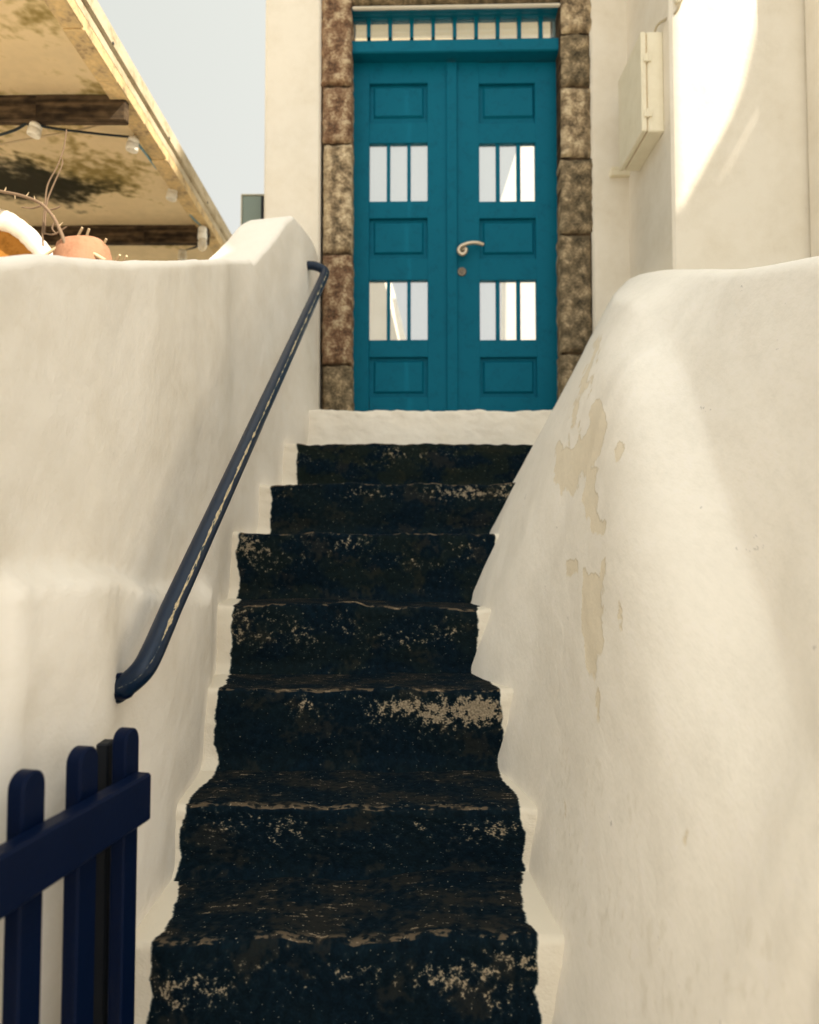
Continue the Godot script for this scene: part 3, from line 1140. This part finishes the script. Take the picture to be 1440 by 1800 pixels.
# ------------------------------------------------------------------ wing of the house and unseen houses added to shade the stairs
func build_wing_and_blockers():
	# wing that steps forward right of the door
	var st := begin()
	box_between(st, Vector3(1.19, 0, -4.15), Vector3(3.4, EYE + 4.3, -3.15), 0.012)
	commit(st, "wall", mats.house, house)
	st = begin()
	box_between(st, Vector3(1.80, 0, -3.149), Vector3(2.25, EYE + 4.29, -3.0), 0.015)
	commit(st, "pilaster", mats.house, house)
	# added tall house, unseen; its corner is shaped to leave one wedge of sun
	var h2 := thing("added_shade_house", "tall white house added out of view to shade the stairs", "house", Vector3(4.6, 0, 0.8))
	st = begin()
	prism(st, [Vector3(3.3, 0, -1.760), Vector3(3.3, 0, -0.95), Vector3(6, 0, 1.9), Vector3(6, 0, 1.3)], Vector3(0, EYE + 7.9, 0))
	commit(st, "tower", mats.house, h2)
	st = begin()
	prism(st, [Vector3(3.3, 0, -0.949), Vector3(3.3, 0, 2.3), Vector3(7, 0, 2.3), Vector3(6.01, 0, 1.9)], Vector3(0, EYE + 5.9, 0))
	commit(st, "wall", mats.house, h2)
	for z in [-0.1, 1.3]:
		for y in [2.6, 5.2]:
			st = begin()
			bbox(st, Vector3(3.285, y, z), Vector3(0.06, 1.2, 0.8), 0.01)
			var w := commit(st, "window", mats.teal, h2)
			st = begin()
			bbox(st, Vector3(3.252, y, z), Vector3(0.02, 1.0, 0.6), 0.004)
			commit(st, "pane", mats.dark_window, w)
	var h3 := thing("added_yard_block", "white block added out of view to bound the wedge of sun", "house", Vector3(5, 0, -2.6))  # unseen block added to cut the right edge of the sun wedge
	st = begin()
	box_between(st, Vector3(3.3, 0, -3.6), Vector3(6, EYE + 5.2, -2.012), 0.01)
	commit(st, "wall", mats.house, h3)
	# unseen sloping screen added here; its gap draws the thin sliver of sun
	var sw := thing("added_sun_mask", "sloping wall added out of view to shape the wedge of sun", "wall", Vector3(3.4, 0, -1.87))
	var y0 := EYE + 3.87
	var slope := 1.02
	var za := -1.70
	var zb := -2.05
	var f := func(z: float) -> float: return y0 + slope * (-1.74 - z)
	st = begin()
	prism(st, [Vector3(3.32, 0, za), Vector3(3.32, f.call(za) - 0.208, za), Vector3(3.32, f.call(zb) - 0.208, zb), Vector3(3.32, 0, zb)], Vector3(0.04, 0, 0))
	commit(st, "wall", mats.house, sw)
	st = begin()
	var cap := [Vector3(3.32, f.call(za) - 0.155, za)]
	for i in 15:
		var z := lerpf(za, zb, i / 14.0)
		cap.append(Vector3(3.32, f.call(z) + 0.30 * pow(maxf(0.0, (-1.90 - z) / 0.11), 2.0), z))
	cap.append(Vector3(3.32, f.call(zb) - 0.155, zb))
	prism(st, cap, Vector3(0.025, 0, 0))
	commit(st, "rail", mats.house, sw)
	st = begin()
	prism(st, [Vector3(3.325, f.call(za) - 0.209, za), Vector3(3.325, f.call(za) - 0.154, za), Vector3(3.325, f.call(-1.865) - 0.154, -1.865), Vector3(3.325, f.call(-1.865) - 0.209, -1.865)], Vector3(0.018, 0, 0))
	commit(st, "spacer", mats.house, sw)  # added to close part of the gap and shorten the sun sliver

# ------------------------------------------------------------------ handrail
func build_handrail():
	var rail := thing("handrail", "dark blue tubular handrail with a pale stripe of worn paint and painted highlight", "handrail", pt(205, 1215, 1.37))
	var end_w := pt(186, 1224, 1.372)
	var foot := pt(232, 1196, 1.368)
	var bend := pt(268, 1146, 1.400)
	var a := pt(300, 1072, 1.50)
	var b := pt(566, 494, 3.44)
	var corner := pt(571, 478, 3.52)
	var end_t := pt(551, 467, 3.53)
	end_w.x = minf(end_w.x, -0.565)
	end_w.z = -1.40
	var path := []
	path.append_array(curve([end_w, pt(208, 1213, 1.372), foot, pt(253, 1174, 1.373), bend, pt(283, 1112, 1.445), a], 24))
	for i in range(1, 60):
		path.append(a.lerp(b, i / 60.0))
	path.append_array(curve([b, pt(569.5, 486, 3.485), corner, pt(565, 472, 3.53), end_t, Vector3(end_t.x - 0.05, end_t.y, end_t.z)], 16))
	var st := begin()
	# a rougher, thicker end where it enters the wall
	var radii := []
	for i in path.size():
		var r := 0.0225
		if i < 5:
			r = 0.0235 + 0.0012 * sin(i * 2.3)
		radii.append(r)
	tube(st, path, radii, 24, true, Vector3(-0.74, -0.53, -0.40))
	# texture: u round the tube, v along it
	var W := 256
	var H := 1024
	var na := noise(501, 0.02, 4)
	var nb := noise(502, 0.09, 3)
	var al := PackedByteArray()
	al.resize(W * H * 3)
	var he := PackedByteArray()
	he.resize(W * H)
	for y in H:
		var v := float(y) / H
		for x in W:
			var u := float(x) / W
			var c := Vector3(0.03, 0.125, 0.22) * (0.94 + 0.12 * nb.get_noise_2d(x, y * 0.4))
			var off := absf(wrapf(u - WORN_GLINT_U - 0.010 * na.get_noise_1d(y * 0.6), -0.5, 0.5))
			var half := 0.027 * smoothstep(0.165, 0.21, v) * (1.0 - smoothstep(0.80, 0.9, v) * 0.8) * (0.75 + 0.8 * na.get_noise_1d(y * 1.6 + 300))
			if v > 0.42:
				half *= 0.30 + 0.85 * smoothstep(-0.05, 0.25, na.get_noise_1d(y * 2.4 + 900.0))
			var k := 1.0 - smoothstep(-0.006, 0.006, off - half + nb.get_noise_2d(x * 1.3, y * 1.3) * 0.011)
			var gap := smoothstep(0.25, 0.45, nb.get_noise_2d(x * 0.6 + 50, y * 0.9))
			c = c.lerp(Vector3(0.80, 0.72, 0.58) * (0.9 + 0.3 * nb.get_noise_2d(x * 2, y * 2)), k * (1.0 - gap * 0.8))  # pale stripe: worn paint with the highlight put into the colour
			var i := y * W + x
			al[i * 3] = clampi(int(c.x * 255), 0, 255)
			al[i * 3 + 1] = clampi(int(c.y * 255), 0, 255)
			al[i * 3 + 2] = clampi(int(c.z * 255), 0, 255)
			he[i] = clampi(int(150 - k * 60 + nb.get_noise_2d(x * 0.5, y * 0.5) * 24), 0, 255)
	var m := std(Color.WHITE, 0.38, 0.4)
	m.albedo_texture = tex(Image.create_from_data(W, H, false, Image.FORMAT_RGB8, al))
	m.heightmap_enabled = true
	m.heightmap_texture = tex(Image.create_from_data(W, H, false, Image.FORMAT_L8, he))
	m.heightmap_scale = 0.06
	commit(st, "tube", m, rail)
	# lump of paint and filler round the lower end
	st = begin()
	var ns := noise(511, 40.0, 3)
	var rows := []
	var dir: Vector3 = (path[3] - path[0]).normalized()
	var s1 := dir.cross(Vector3.UP).normalized()
	var s2 := s1.cross(dir)
	for i in 9:
		var ring := PackedVector3Array()
		for j in 20:
			var an := TAU * j / 20
			var rr: float = [0.004, 0.016, 0.022, 0.025, 0.026, 0.0255, 0.025, 0.024, 0.021][i]
			var p: Vector3 = pt(212, 1208, 1.372) + dir * (-0.012 + 0.0042 * i) + (s1 * cos(an) + s2 * sin(an)) * rr
			p += (p - path[0]).normalized() * ns.get_noise_3dv(p) * 0.008
			ring.append(p)
		rows.append(ring)
	sheet(st, rows, true, true, false)
	commit(st, "end_collar", mats.navy, rail)

const WORN_GLINT_U := 0.5  # where the stripe of wear and painted highlight sits round the tube

# ------------------------------------------------------------------ gate
func build_gate():
	var far_p := pt(268, 1357, 1.20)
	var near_p := pt(0, 1500, 0.878)
	var ax := Vector3(near_p.x - far_p.x, 0, near_p.z - far_p.z).normalized()      # towards the camera
	var n := Vector3(ax.z, 0, -ax.x)         # away from the wall, to the stairs
	if n.x < 0:
		n = -n
	var base := Vector3(far_p.x, 0, far_p.z)
	var gate := thing("picket_gate", "open navy blue wooden picket gate with rounded tops against the wall", "gate", base)
	var along := func(x: float, off: float) -> float:     # where the pixel column meets the gate's plane pushed by off
		var r := ray(x, 1400)
		var o := base + n * off
		# (cam + r t - o) . n = 0 in plan
		var t := (o.x * n.x + o.z * n.z) / (r.x * n.x + r.z * n.z)
		return (Vector3(r.x * t, 0, r.z * t) - o).dot(ax)
	var frame := func(s: float, y: float, off: float) -> Vector3:
		return base + ax * s + n * off + Vector3(0, y, 0)
	var rail_y1: float = far_p.y
	var rail_y0: float = pt(268, 1441, 1.20).y
	var rt := 0.032
	# rails on the stair side of the pickets
	for e in [[rail_y0, rail_y1], [0.22, 0.30]]:
		var st := begin()
		var t := Transform3D(Basis(ax, Vector3.UP, n), base)
		box_between(st, Vector3(0.0, e[0], -rt), Vector3(0.78, e[1], 0.0), 0.004, t)
		commit(st, "rail", mats.navy, gate)
	# pickets
	var spans := []
	for e in [[220, 245], [141, 174], [41, 82]]:
		spans.append([along.call(e[1], -rt), along.call(e[0], -rt)])
	var gap: float = spans[1][0] - spans[0][0]
	var wid: float = (spans[0][1] - spans[0][0] + spans[1][1] - spans[1][0] + spans[2][1] - spans[2][0]) / 3.0
	for i in [3, 4, 5]:
		spans.append([spans[2][0] + (i - 2) * gap, spans[2][0] + (i - 2) * gap + wid])
	for sp in spans:
		if sp[1] > 0.80:
			continue
		var st := begin()
		var w: float = sp[1] - sp[0]
		var top := EYE - 0.308
		var r := w * 0.5
		var outline := []
		outline.append(Vector2(sp[0], 0.09))
		var rc := r * 0.96
		for i in 13:
			var a := PI - PI * i / 12.0
			outline.append(Vector2(sp[0] + r + cos(a) * r, top - rc + sin(a) * rc))
		outline.append(Vector2(sp[1], 0.09))
		var bev := 0.003
		var front := PackedVector3Array()
		var f2 := PackedVector3Array()
		var b2 := PackedVector3Array()
		var back := PackedVector3Array()
		var c := Vector2(sp[0] + r, top - r - 0.3)
		for q in outline:
			var inn: Vector2 = q + Vector2(signf(c.x - q.x) * bev * minf(1.0, absf(c.x - q.x) / r), -bev if q.y > 0.2 else bev)
			front.append(frame.call(inn.x, inn.y, -rt - 0.0005))
			f2.append(frame.call(q.x, q.y, -rt - 0.0005 - bev))
			b2.append(frame.call(q.x, q.y, -rt - 0.027 + bev))
			back.append(frame.call(inn.x, inn.y, -rt - 0.027))
		sheet(st, [front, f2], false, true, false)
		sheet(st, [f2, b2], true, true, false)
		sheet(st, [b2, back], false, true, false)
		fan(st, front, false, false)
		fan(st, back, true, false)
		commit(st, "picket", mats.navy, gate)
	# hinge post fixed in the wall behind
	var st := begin()
	var ph := pt(186, 1304, 1.22)
	box_between(st, Vector3(ph.x - 0.012, 0.02, ph.z - 0.02), Vector3(ph.x + 0.010, ph.y, ph.z + 0.012), 0.003)
	commit(st, "hinge_post", mats.iron, gate)

# ------------------------------------------------------------------ meter box, duct, cable
func build_meter_box():
	var y0 := pt(1150, 231, 3.24).y
	var y1 := pt(1150, 55, 3.24).y
	var mb := thing("meter_cabinet", "cream metal meter cabinet with rusty hinges on the wall beside the door", "cabinet", Vector3(1.19, y0, -3.42))
	var st := begin()
	box_between(st, Vector3(1.115, y0, -3.60), Vector3(1.192, y1, -3.24), 0.005)
	commit(st, "body", mats.cream_metal, mb)
	st = begin()
	box_between(st, Vector3(1.086, y0 + 0.002, -3.602), Vector3(1.111, y1 - 0.002, -3.238), 0.004)
	commit(st, "door", mats.cream_metal, mb)
	st = begin()
	box_between(st, Vector3(1.1105, y0 + 0.008, -3.59), Vector3(1.1155, y1 - 0.008, -3.245), 0.001)
	commit(st, "seal", mats.rust, mb)
	for y in [pt(1136, 103, 3.24).y, pt(1136, 200, 3.24).y]:
		st = begin()
		bbox(st, Vector3(1.114, y, -3.234), Vector3(0.036, 0.034, 0.008), 0.002)
		bbox(st, Vector3(1.112, y, -3.230), Vector3(0.010, 0.044, 0.012), 0.003)
		commit(st, "hinge", mats.cream_metal, mb)
		st = begin()
		bbox(st, Vector3(1.113, y + 0.024, -3.2345), Vector3(0.007, 0.006, 0.004), 0.001)
		commit(st, "rust_spot", mats.rust, mb)
	# duct that runs from the cabinet along the door wall
	var d := thing("cable_duct", "small cream cable duct on the wall below the meter cabinet", "duct", pt(1086, 305, 3.77))
	st = begin()
	var a := pt(1073, 299, 3.76)
	var b := pt(1112, 309, 3.76)
	box_between(st, Vector3(a.x, b.y, -3.80), Vector3(b.x, a.y, -3.752), 0.004)
	commit(st, "duct", mats.cream_metal, d)
	st = begin()
	var lid_a := pt(1075, 293, 3.77)
	var lid_b := pt(1110, 298.5, 3.77)
	box_between(st, Vector3(lid_a.x, lid_b.y, -3.80), Vector3(lid_b.x, lid_a.y, -3.766), 0.003)
	commit(st, "lid", mats.cream_metal, d)
	# feed cable round the corner
	var c := thing("feed_cable", "thin ochre cable rising from the meter cabinet over the wall corner", "cable", Vector3(1.16, y1, -3.27))
	st = begin()
	tube(st, curve([Vector3(1.160, y1 - 0.02, -3.28), Vector3(1.166, y1 + 0.03, -3.24), pt(1186, 24, 3.15), pt(1197, 2, 3.135), pt(1203, -14, 3.13), pt(1206, -60, 3.13), pt(1206, -160, 3.13)], 30), [0.006], 8)
	commit(st, "cable", mats.fascia, c)
	st = begin()
	var cl := pt(1196, 4, 3.135)
	bbox(st, cl + Vector3(-0.012, 0.02, 0.0), Vector3(0.024, 0.045, 0.02), 0.004)
	commit(st, "clip", mats.cream_metal, c)

# ------------------------------------------------------------------ canopy over the neighbouring terrace
const CAN_H := 2.0

func build_canopy():
	var edge := -1.255
	var can := thing("terrace_canopy", "mould stained cream canopy on dark wooden beams over the terrace", "canopy", Vector3(-2.8, EYE + 0.66, -4.2))
	var y := EYE + CAN_H
	# ceiling sheets between the beams
	var beams := [1.72, 3.09, 4.386, 5.75]
	var bays := [[0.9, 1.76], [1.76, 3.13], [3.13, 4.43], [4.43, 5.79], [5.79, 6.6]]
	for i in bays.size():
		var st := begin()
		var n := noise(601 + i, 1.4, 2)
		var rows := []
		for a in 13:
			var r := PackedVector3Array()
			for b in 25:
				var x := lerpf(-4.4, edge - 0.02, b / 24.0)
				var d := lerpf(bays[i][0], bays[i][1], a / 12.0)
				var sag := sin(PI * a / 12.0) * 0.015 + n.get_noise_2d(x, d) * 0.012
				r.append(Vector3(x, y - sag, -d))
			rows.append(r)
		sheet(st, rows)
		var up := []
		for r in rows:
			var q: PackedVector3Array = r.duplicate()
			q.reverse()
			for k in q.size():
				q[k] += Vector3(0, 0.012, 0)
			up.append(q)
		sheet(st, up)
		commit(st, "ceiling_sheet", ceiling_material(i, bays[i]), can)
	for d in beams:
		var st := begin()
		box_between(st, Vector3(-4.4, y - 0.116, -d - 0.045), Vector3(edge - 0.012, y + 0.004, -d), 0.006)
		commit(st, "beam", mats.old_wood, can)
	# edge tiles seen from below and the fascia over them
	var d0 := 1.10
	var k := 0
	while d0 < 6.5:
		var st := begin()
		var off := 0.003 * sin(k * 2.1)
		box_between(st, Vector3(edge - 0.085, y - 0.020 + off, -d0 - 0.308), Vector3(edge, y + 0.035, -d0), 0.004)
		commit(st, "edge_tile", mats.edge_tile, can)
		d0 += 0.312
		k += 1
	var st := begin()
	box_between(st, Vector3(edge - 0.05, y + 0.036, -6.6), Vector3(edge - 0.004, y + 0.085, -1.05), 0.006)
	commit(st, "fascia", mats.fascia, can)
	st = begin()
	box_between(st, Vector3(edge - 0.06, y + 0.086, -6.62), Vector3(edge + 0.008, y + 0.175, -1.03), 0.01)
	commit(st, "fascia", mats.fascia, can)
	# bolts in the fascia
	for d in [2.9, 3.6, 4.3, 5.1]:
		st = begin()
		bbox(st, Vector3(edge + 0.009, y + 0.10, -d), Vector3(0.006, 0.012, 0.012), 0.002)
		commit(st, "bolt", mats.iron, can)
	# posts
	for p in [[-4.2, -1.4], [-4.2, -6.2], [-1.45, -6.2]]:
		st = begin()
		box_between(st, Vector3(p[0] - 0.05, EYE + 0.66, p[1] - 0.05), Vector3(p[0] + 0.05, y - 0.1, p[1] + 0.05), 0.006)
		commit(st, "post", mats.old_wood, can)

func ceiling_material(i: int, bay: Array) -> StandardMaterial3D:
	var W := 512
	var H := 256
	var na := noise(621 + i, 2.2, 5)
	var nb := noise(641 + i, 14.0, 4)
	var al := PackedByteArray()
	al.resize(W * H * 3)
	for y in H:
		for x in W:
			var wx := lerpf(-4.4, -1.275, (x + 0.5) / W)
			var d := lerpf(bay[0], bay[1], (y + 0.5) / H)
			var a := na.get_noise_2d(wx, d)
			var b := nb.get_noise_2d(wx, d)
			var c := Vector3(0.87, 0.785, 0.63) * (0.98 + a * 0.07 + b * 0.03)
			var mould := 0.0
			var olive := 0.0
			if i == 2:      # the bay with the black mould
				mould = 1.35 * exp(-pow((wx + 2.13) / 0.36, 2.0) - pow((d - 3.83) / 0.20, 2.0))
				mould += 0.8 * exp(-pow((wx + 2.8) / 0.4, 2.0) - pow((d - 3.75) / 0.3, 2.0))
				olive = 1.0 * exp(-pow((wx + 1.72) / 0.30, 2.0) - pow((d - 3.72) / 0.22, 2.0))
				olive += 0.55 * exp(-pow((wx + 2.1) / 0.6, 2.0) - pow((d - 3.30) / 0.12, 2.0))
			elif i == 3:
				olive = 0.5 * exp(-pow((wx + 1.7) / 0.25, 2.0) - pow((d - 4.6) / 0.12, 2.0))
			else:
				olive = 0.25
			var mk := smoothstep(0.22, 1.0, mould + a * 0.75 + b * 0.35)
			var ok := smoothstep(0.15, 1.0, olive + a * 0.7 + b * 0.55)
			if olive < 0.02:
				ok = 0.0
			if mould < 0.02:
				mk = 0.0
			c = c.lerp(Vector3(0.42, 0.36, 0.16), ok * 0.72)
			c = c.lerp(Vector3(0.13, 0.125, 0.085), mk * 0.9)
			var k := (y * W + x) * 3
			al[k] = clampi(int(c.x * 255), 0, 255)
			al[k + 1] = clampi(int(c.y * 255), 0, 255)
			al[k + 2] = clampi(int(c.z * 255), 0, 255)
	var m := std(Color.WHITE, 0.9, 0.2)
	m.albedo_texture = tex(Image.create_from_data(W, H, false, Image.FORMAT_RGB8, al))
	m.texture_repeat = false
	m.backlight_enabled = true
	m.backlight = Color(0.42, 0.37, 0.27)
	return m

# ------------------------------------------------------------------ string of bulb holders under the canopy
func build_string_lights():
	var holders := [[62, 226, 3.12, false, -0.25], [234, 252, 3.37, false, -0.18], [303, 338, 3.92, false, -0.15], [356, 408, 4.36, true, 0.0], [321, 447, 4.75, false, 0.0]]
	var sl := thing("string_light", "string of unlit bulb holders on dark cable under the canopy", "string lights", pt(234, 252, 3.37))
	for e in holders:
		var c := pt(e[0], e[1], e[2])
		var k: float = e[2] / FOCAL
		var t := Transform3D(Basis(Vector3.FORWARD, -e[4]), c)
		var st := begin()
		var rows := []
		for q in [[0.004, 15.0], [0.007, 15.0], [0.009, 11.0], [0.0205, 9.0], [0.0235, 6.0], [0.0235, 1.5], [0.0215, 0.5], [0.0215, -1.0], [0.0250, -2.0], [0.0250, -13.0], [0.0235, -14.5], [0.0195, -14.5], [0.0180, -7.0], [0.001, -7.0]]:
			var ring := PackedVector3Array()
			for i in 18:
				var r: float = q[0] * 1.15
				ring.append(t * Vector3(cos(TAU * i / 18) * r, q[1] * k * 0.95, sin(TAU * i / 18) * r))
			rows.append(ring)
		sheet(st, rows, true, true, false)
		var h := commit(st, "bulb_holder", mats.ceramic, sl)
		st = begin()
		tube(st, curve([t * Vector3(0, 14 * k, 0), t * Vector3(0.012, 22 * k, 0.0), Vector3(c.x + 0.01, EYE + CAN_H - 0.02, c.z)], 8), [0.0035], 6)
		commit(st, "hook", mats.rust, h)
		if e[3]:
			st = begin()
			rows = []
			for i in 13:
				var a := PI * i / 12.0
				var r := sin(a) * 0.030 + 0.0005
				if i < 5:
					r = maxf(r * 0.9, 0.0125 if i > 0 else 0.0005)
				var ring := PackedVector3Array()
				for j in 18:
					ring.append(t * Vector3(cos(TAU * j / 18) * r, -12.0 * k - 0.034 + cos(a) * 0.046 , sin(TAU * j / 18) * r))
				rows.append(ring)
			sheet(st, rows, true, true, false)
			commit(st, "bulb", mats.bulb, h)
			st = begin()
			tube(st, [t * Vector3(-0.006, -0.055, 0), t * Vector3(-0.008, -0.085, 0), t * Vector3(0.008, -0.085, 0), t * Vector3(0.006, -0.055, 0)], [0.0012], 5)
			commit(st, "filament", mats.brass_dark, h)
	var st := begin()
	tube(st, curve([pt(-160, 262, 3.1), pt(-60, 252, 3.1), pt(0, 237, 3.1), pt(30, 227, 3.11), pt(55, 213, 3.12), pt(75, 222, 3.12), pt(120, 229, 3.2), pt(180, 236, 3.3), pt(232, 241, 3.37)], 40), [0.006], 8)
	commit(st, "cable", mats.cable, sl)
	st = begin()
	tube(st, curve([pt(236, 244, 3.37), pt(250, 262, 3.44), pt(260, 275, 3.55), pt(280, 302, 3.74), pt(302, 328, 3.92), pt(320, 356, 4.08), pt(340, 384, 4.26), pt(354, 396, 4.36)], 40), [0.006], 8)
	commit(st, "cable", mats.cable_blue, sl)
	st = begin()
	tube(st, curve([pt(358, 400, 4.36), pt(368, 415, 4.5), pt(350, 432, 4.66), pt(322, 439, 4.75), pt(270, 444, 4.85), pt(200, 442, 4.85), pt(120, 444, 4.85)], 40), [0.006], 8)
	commit(st, "cable", mats.cable, sl)
	var rope := thing("slack_cord", "thin pale cord stretched slack across the canopy underside", "cord", pt(110, 238, 3.2))
	st = begin()
	tube(st, curve([pt(-80, 272, 3.15), pt(0, 254, 3.2), pt(70, 241, 3.25), pt(150, 226, 3.28), pt(224, 207, 3.3)], 30), [0.0045], 6)
	commit(st, "cord", mats.rope, rope)

# ------------------------------------------------------------------ things standing on the terrace behind the parapet
func twig(st: SurfaceTool, pts: Array, r0: float, r1: float):
	var path := curve(pts, pts.size() * 5)
	var rad := []
	for i in path.size():
		rad.append(lerpf(r0, r1, float(i) / (path.size() - 1)))
	tube(st, path, rad, 7)

func build_terrace_things():
	# arched wall end: white rim with ochre field
	var ar := thing("arched_wall", "ochre wall end under a curved white rim behind the parapet", "wall", pt(-40, 600, 3.0))
	var outer := [[-190, 380], [-120, 352], [-60, 350], [0, 365], [22, 374], [44, 390], [68, 414], [86, 436], [102, 462], [122, 500], [128, 560]]
	var inner := [[-190, 420], [-120, 388], [-60, 386], [0, 400], [22, 412], [42, 430], [60, 452], [72, 480], [78, 560]]
	var o := curve(outer.map(func(e): return pt(e[0], e[1], 3.0)), 36)
	var i_ := curve(inner.map(func(e): return pt(e[0], e[1], 3.0)), 36)
	var st := begin()
	var ns := noise(701, 25.0, 3)
	var rows := []
	for k in o.size():
		var a: Vector3 = o[k]
		var b: Vector3 = i_[k]
		var w := Vector3(ns.get_noise_1d(k * 0.3), ns.get_noise_1d(k * 0.3 + 50), 0) * 0.006
		rows.append(PackedVector3Array([b + Vector3(0, 0, -0.05) + w, b + w + Vector3(0, 0, -0.006), b.lerp(a, 0.08) + w, b.lerp(a, 0.5) + Vector3(0, 0, 0.003), b.lerp(a, 0.9) + w, a + w + Vector3(0, 0, -0.012), a + Vector3(0, 0, -0.05) + w]))
	sheet(st, rows, true, false, false)
	commit(st, "rim", mats.house, ar)
	st = begin()
	var poly := []
	for p in i_:
		poly.append(p + Vector3(0.004, 0.004, -0.04))
	poly.append(pt(78, 760, 3.04))
	poly.append(pt(-190, 760, 3.04))
	prism(st, poly, Vector3(0, 0, -0.18))
	commit(st, "field", mats.ochre, ar)
	# terracotta pot with a bare thorny shrub
	var c := pt(146, 470, 2.75)
	var yb := EYE + 0.66
	var pot := thing("potted_shrub", "bare thorny shrub with cut stems in a terracotta pot behind the parapet", "shrub", Vector3(c.x, yb, c.z))
	st = begin()
	rows = []
	var top := pt(140, 427, 2.75).y - yb
	for e in [[0.001, 0.0], [0.085, 0.0], [0.095, 0.02], [0.112, top * 0.7], [0.106, top - 0.055], [0.096, top - 0.02], [0.078, top], [0.066, top - 0.004], [0.062, top - 0.05], [0.001, top - 0.05]]:
		var ring := PackedVector3Array()
		for j in 28:
			var an := TAU * j / 28
			ring.append(Vector3(c.x + cos(an) * e[0], yb + e[1] + 0.006 * sin(an * 2.0 + 1.0), c.z + sin(an) * e[0]))
		rows.append(ring)
	sheet(st, rows, true, true, false)
	commit(st, "pot", mats.terracotta, pot)
	for e in [[[135, 422], [145, 400]], [[150, 424], [157, 402]], [[178, 440], [187, 420]], [[205, 460], [211, 448]], [[218, 462], [223, 450]]]:
		st = begin()
		twig(st, [pt(e[0][0], e[0][1] + 14, 2.75), pt(e[0][0], e[0][1], 2.74), pt(e[1][0], e[1][1], 2.72)], 0.006, 0.0045)
		commit(st, "cut_stem", mats.twig_pale, pot)
	var d := 2.66
	var main := [[-60, 318], [-30, 330], [0, 336], [38, 344], [72, 358], [94, 382], [106, 406], [113, 424], [116, 432]]
	st = begin()
	twig(st, main.map(func(e): return pt(e[0], e[1], d)), 0.005, 0.0075)
	commit(st, "branch", mats.twig, pot)
	st = begin()
	twig(st, [[185, 458], [160, 444], [138, 438], [118, 431], [100, 436], [84, 446], [70, 458]].map(func(e): return pt(e[0], e[1], d + 0.02)), 0.0075, 0.006)
	commit(st, "branch", mats.twig_pale, pot)
	for br in [[[76, 432], [75, 405], [79, 362], [84, 325], [100, 294], [112, 262], [117, 228]], [[78, 412], [82, 360], [92, 330], [108, 294], [110, 280]], [[78, 410], [95, 412], [112, 402], [118, 398]], [[72, 362], [56, 366], [38, 364]],
			[[84, 370], [100, 366], [106, 362]], [[95, 392], [92, 402], [100, 412]]]:
		st = begin()
		twig(st, br.map(func(e): return pt(e[0], e[1], d + 0.03)), 0.0038, 0.0022)
		commit(st, "branch", mats.twig, pot)
	# thorns
	rng.seed = 11
	for i in main.size() - 1:
		for s in [0.2, 0.7]:
			var q := Vector2(lerpf(main[i][0], main[i + 1][0], s), lerpf(main[i][1], main[i + 1][1], s))
			var up := rng.randf_range(-1, 1)
			st = begin()
			tube(st, [pt(q.x, q.y, d), pt(q.x + rng.randf_range(-4, 10), q.y + (-9 if up > -0.2 else 9), d)], [0.003, 0.0006], 5)
			commit(st, "thorn", mats.twig_pale, pot)
	# grey green panel beside the house corner
	var a := pt(424, 342, 4.1)
	var b := pt(470, 520, 4.1)
	var pn := thing("metal_panel", "grey green metal panel with pale edges beside the house corner", "panel", Vector3((a.x + b.x) / 2, b.y, -4.1))
	st = begin()
	box_between(st, Vector3(a.x + 0.008, b.y, -4.14), Vector3(b.x, a.y - 0.006, -4.1), 0.004)
	commit(st, "sheet", mats.grey_green, pn)
	st = begin()
	box_between(st, Vector3(a.x, b.y, -4.15), Vector3(a.x + 0.007, a.y, -4.09), 0.002)
	box_between(st, Vector3(a.x + 0.007, a.y - 0.005, -4.15), Vector3(b.x, a.y, -4.09), 0.002)
	commit(st, "edge", mats.pale_edge, pn)
	st = begin()
	var jb := pt(463, 345, 4.08)
	box_between(st, Vector3(jb.x - 0.012, b.y, -4.13), Vector3(jb.x + 0.004, jb.y, -4.075), 0.002)
	commit(st, "bracket", mats.iron, pn)

# ------------------------------------------------------------------ courtyard seen through the door panes
func build_courtyard():
	var w := thing("courtyard_wall", "sunlit white wall seen through the right leaf of the door", "wall", pt(930, 700, 7.0))
	var st := begin()
	var poly := [[889, 900], [889, 597], [890, 480], [884, 400], [880, 352], [913, 250], [932, 190], [1100, 190], [1100, 900]]
	prism(st, poly.map(func(e): return pt(e[0], e[1], 7.0)), Vector3(0, 0, -0.4))
	commit(st, "wall", mats.white_wall, w)
	var s := thing("stair_parapet", "cream sloping parapet seen through the lower left door panes", "wall", pt(640, 700, 8.0))
	st = begin()
	var q := []
	for e in [[540, 900], [540, 440], [658, 440], [676, 495], [702, 600], [770, 900]]:
		var p := pt(e[0], e[1], 8.0)
		var dx := p.x + 0.4
		q.append(pt(e[0], e[1], 8.0 - 1.3 * dx))
	prism(st, q, Vector3(0.1, 0, -0.3))
	commit(st, "wall", mats.house, s)
	var c := thing("porch_awning", "cream cloth awning behind the door, seen through the transom", "awning", Vector3(0.3, EYE + 0.62, -4.9))
	st = begin()
	var arows := []
	for a in 13:
		var r := PackedVector3Array()
		for b in 9:
			r.append(Vector3(lerpf(-0.7, 1.25, b / 8.0), EYE + 3.40 - 0.04 * sin(PI * a / 12.0), lerpf(-5.55, -4.35, a / 12.0)))
		arows.append(r)
	sheet(st, arows, true, false, false)
	commit(st, "cloth", mats.cloth, c)
	for x in [-0.62, 1.17]:
		st = begin()
		box_between(st, Vector3(x - 0.05, EYE + 0.62, -5.5), Vector3(x + 0.05, EYE + 3.39, -5.4), 0.005)
		commit(st, "post", mats.house, c)
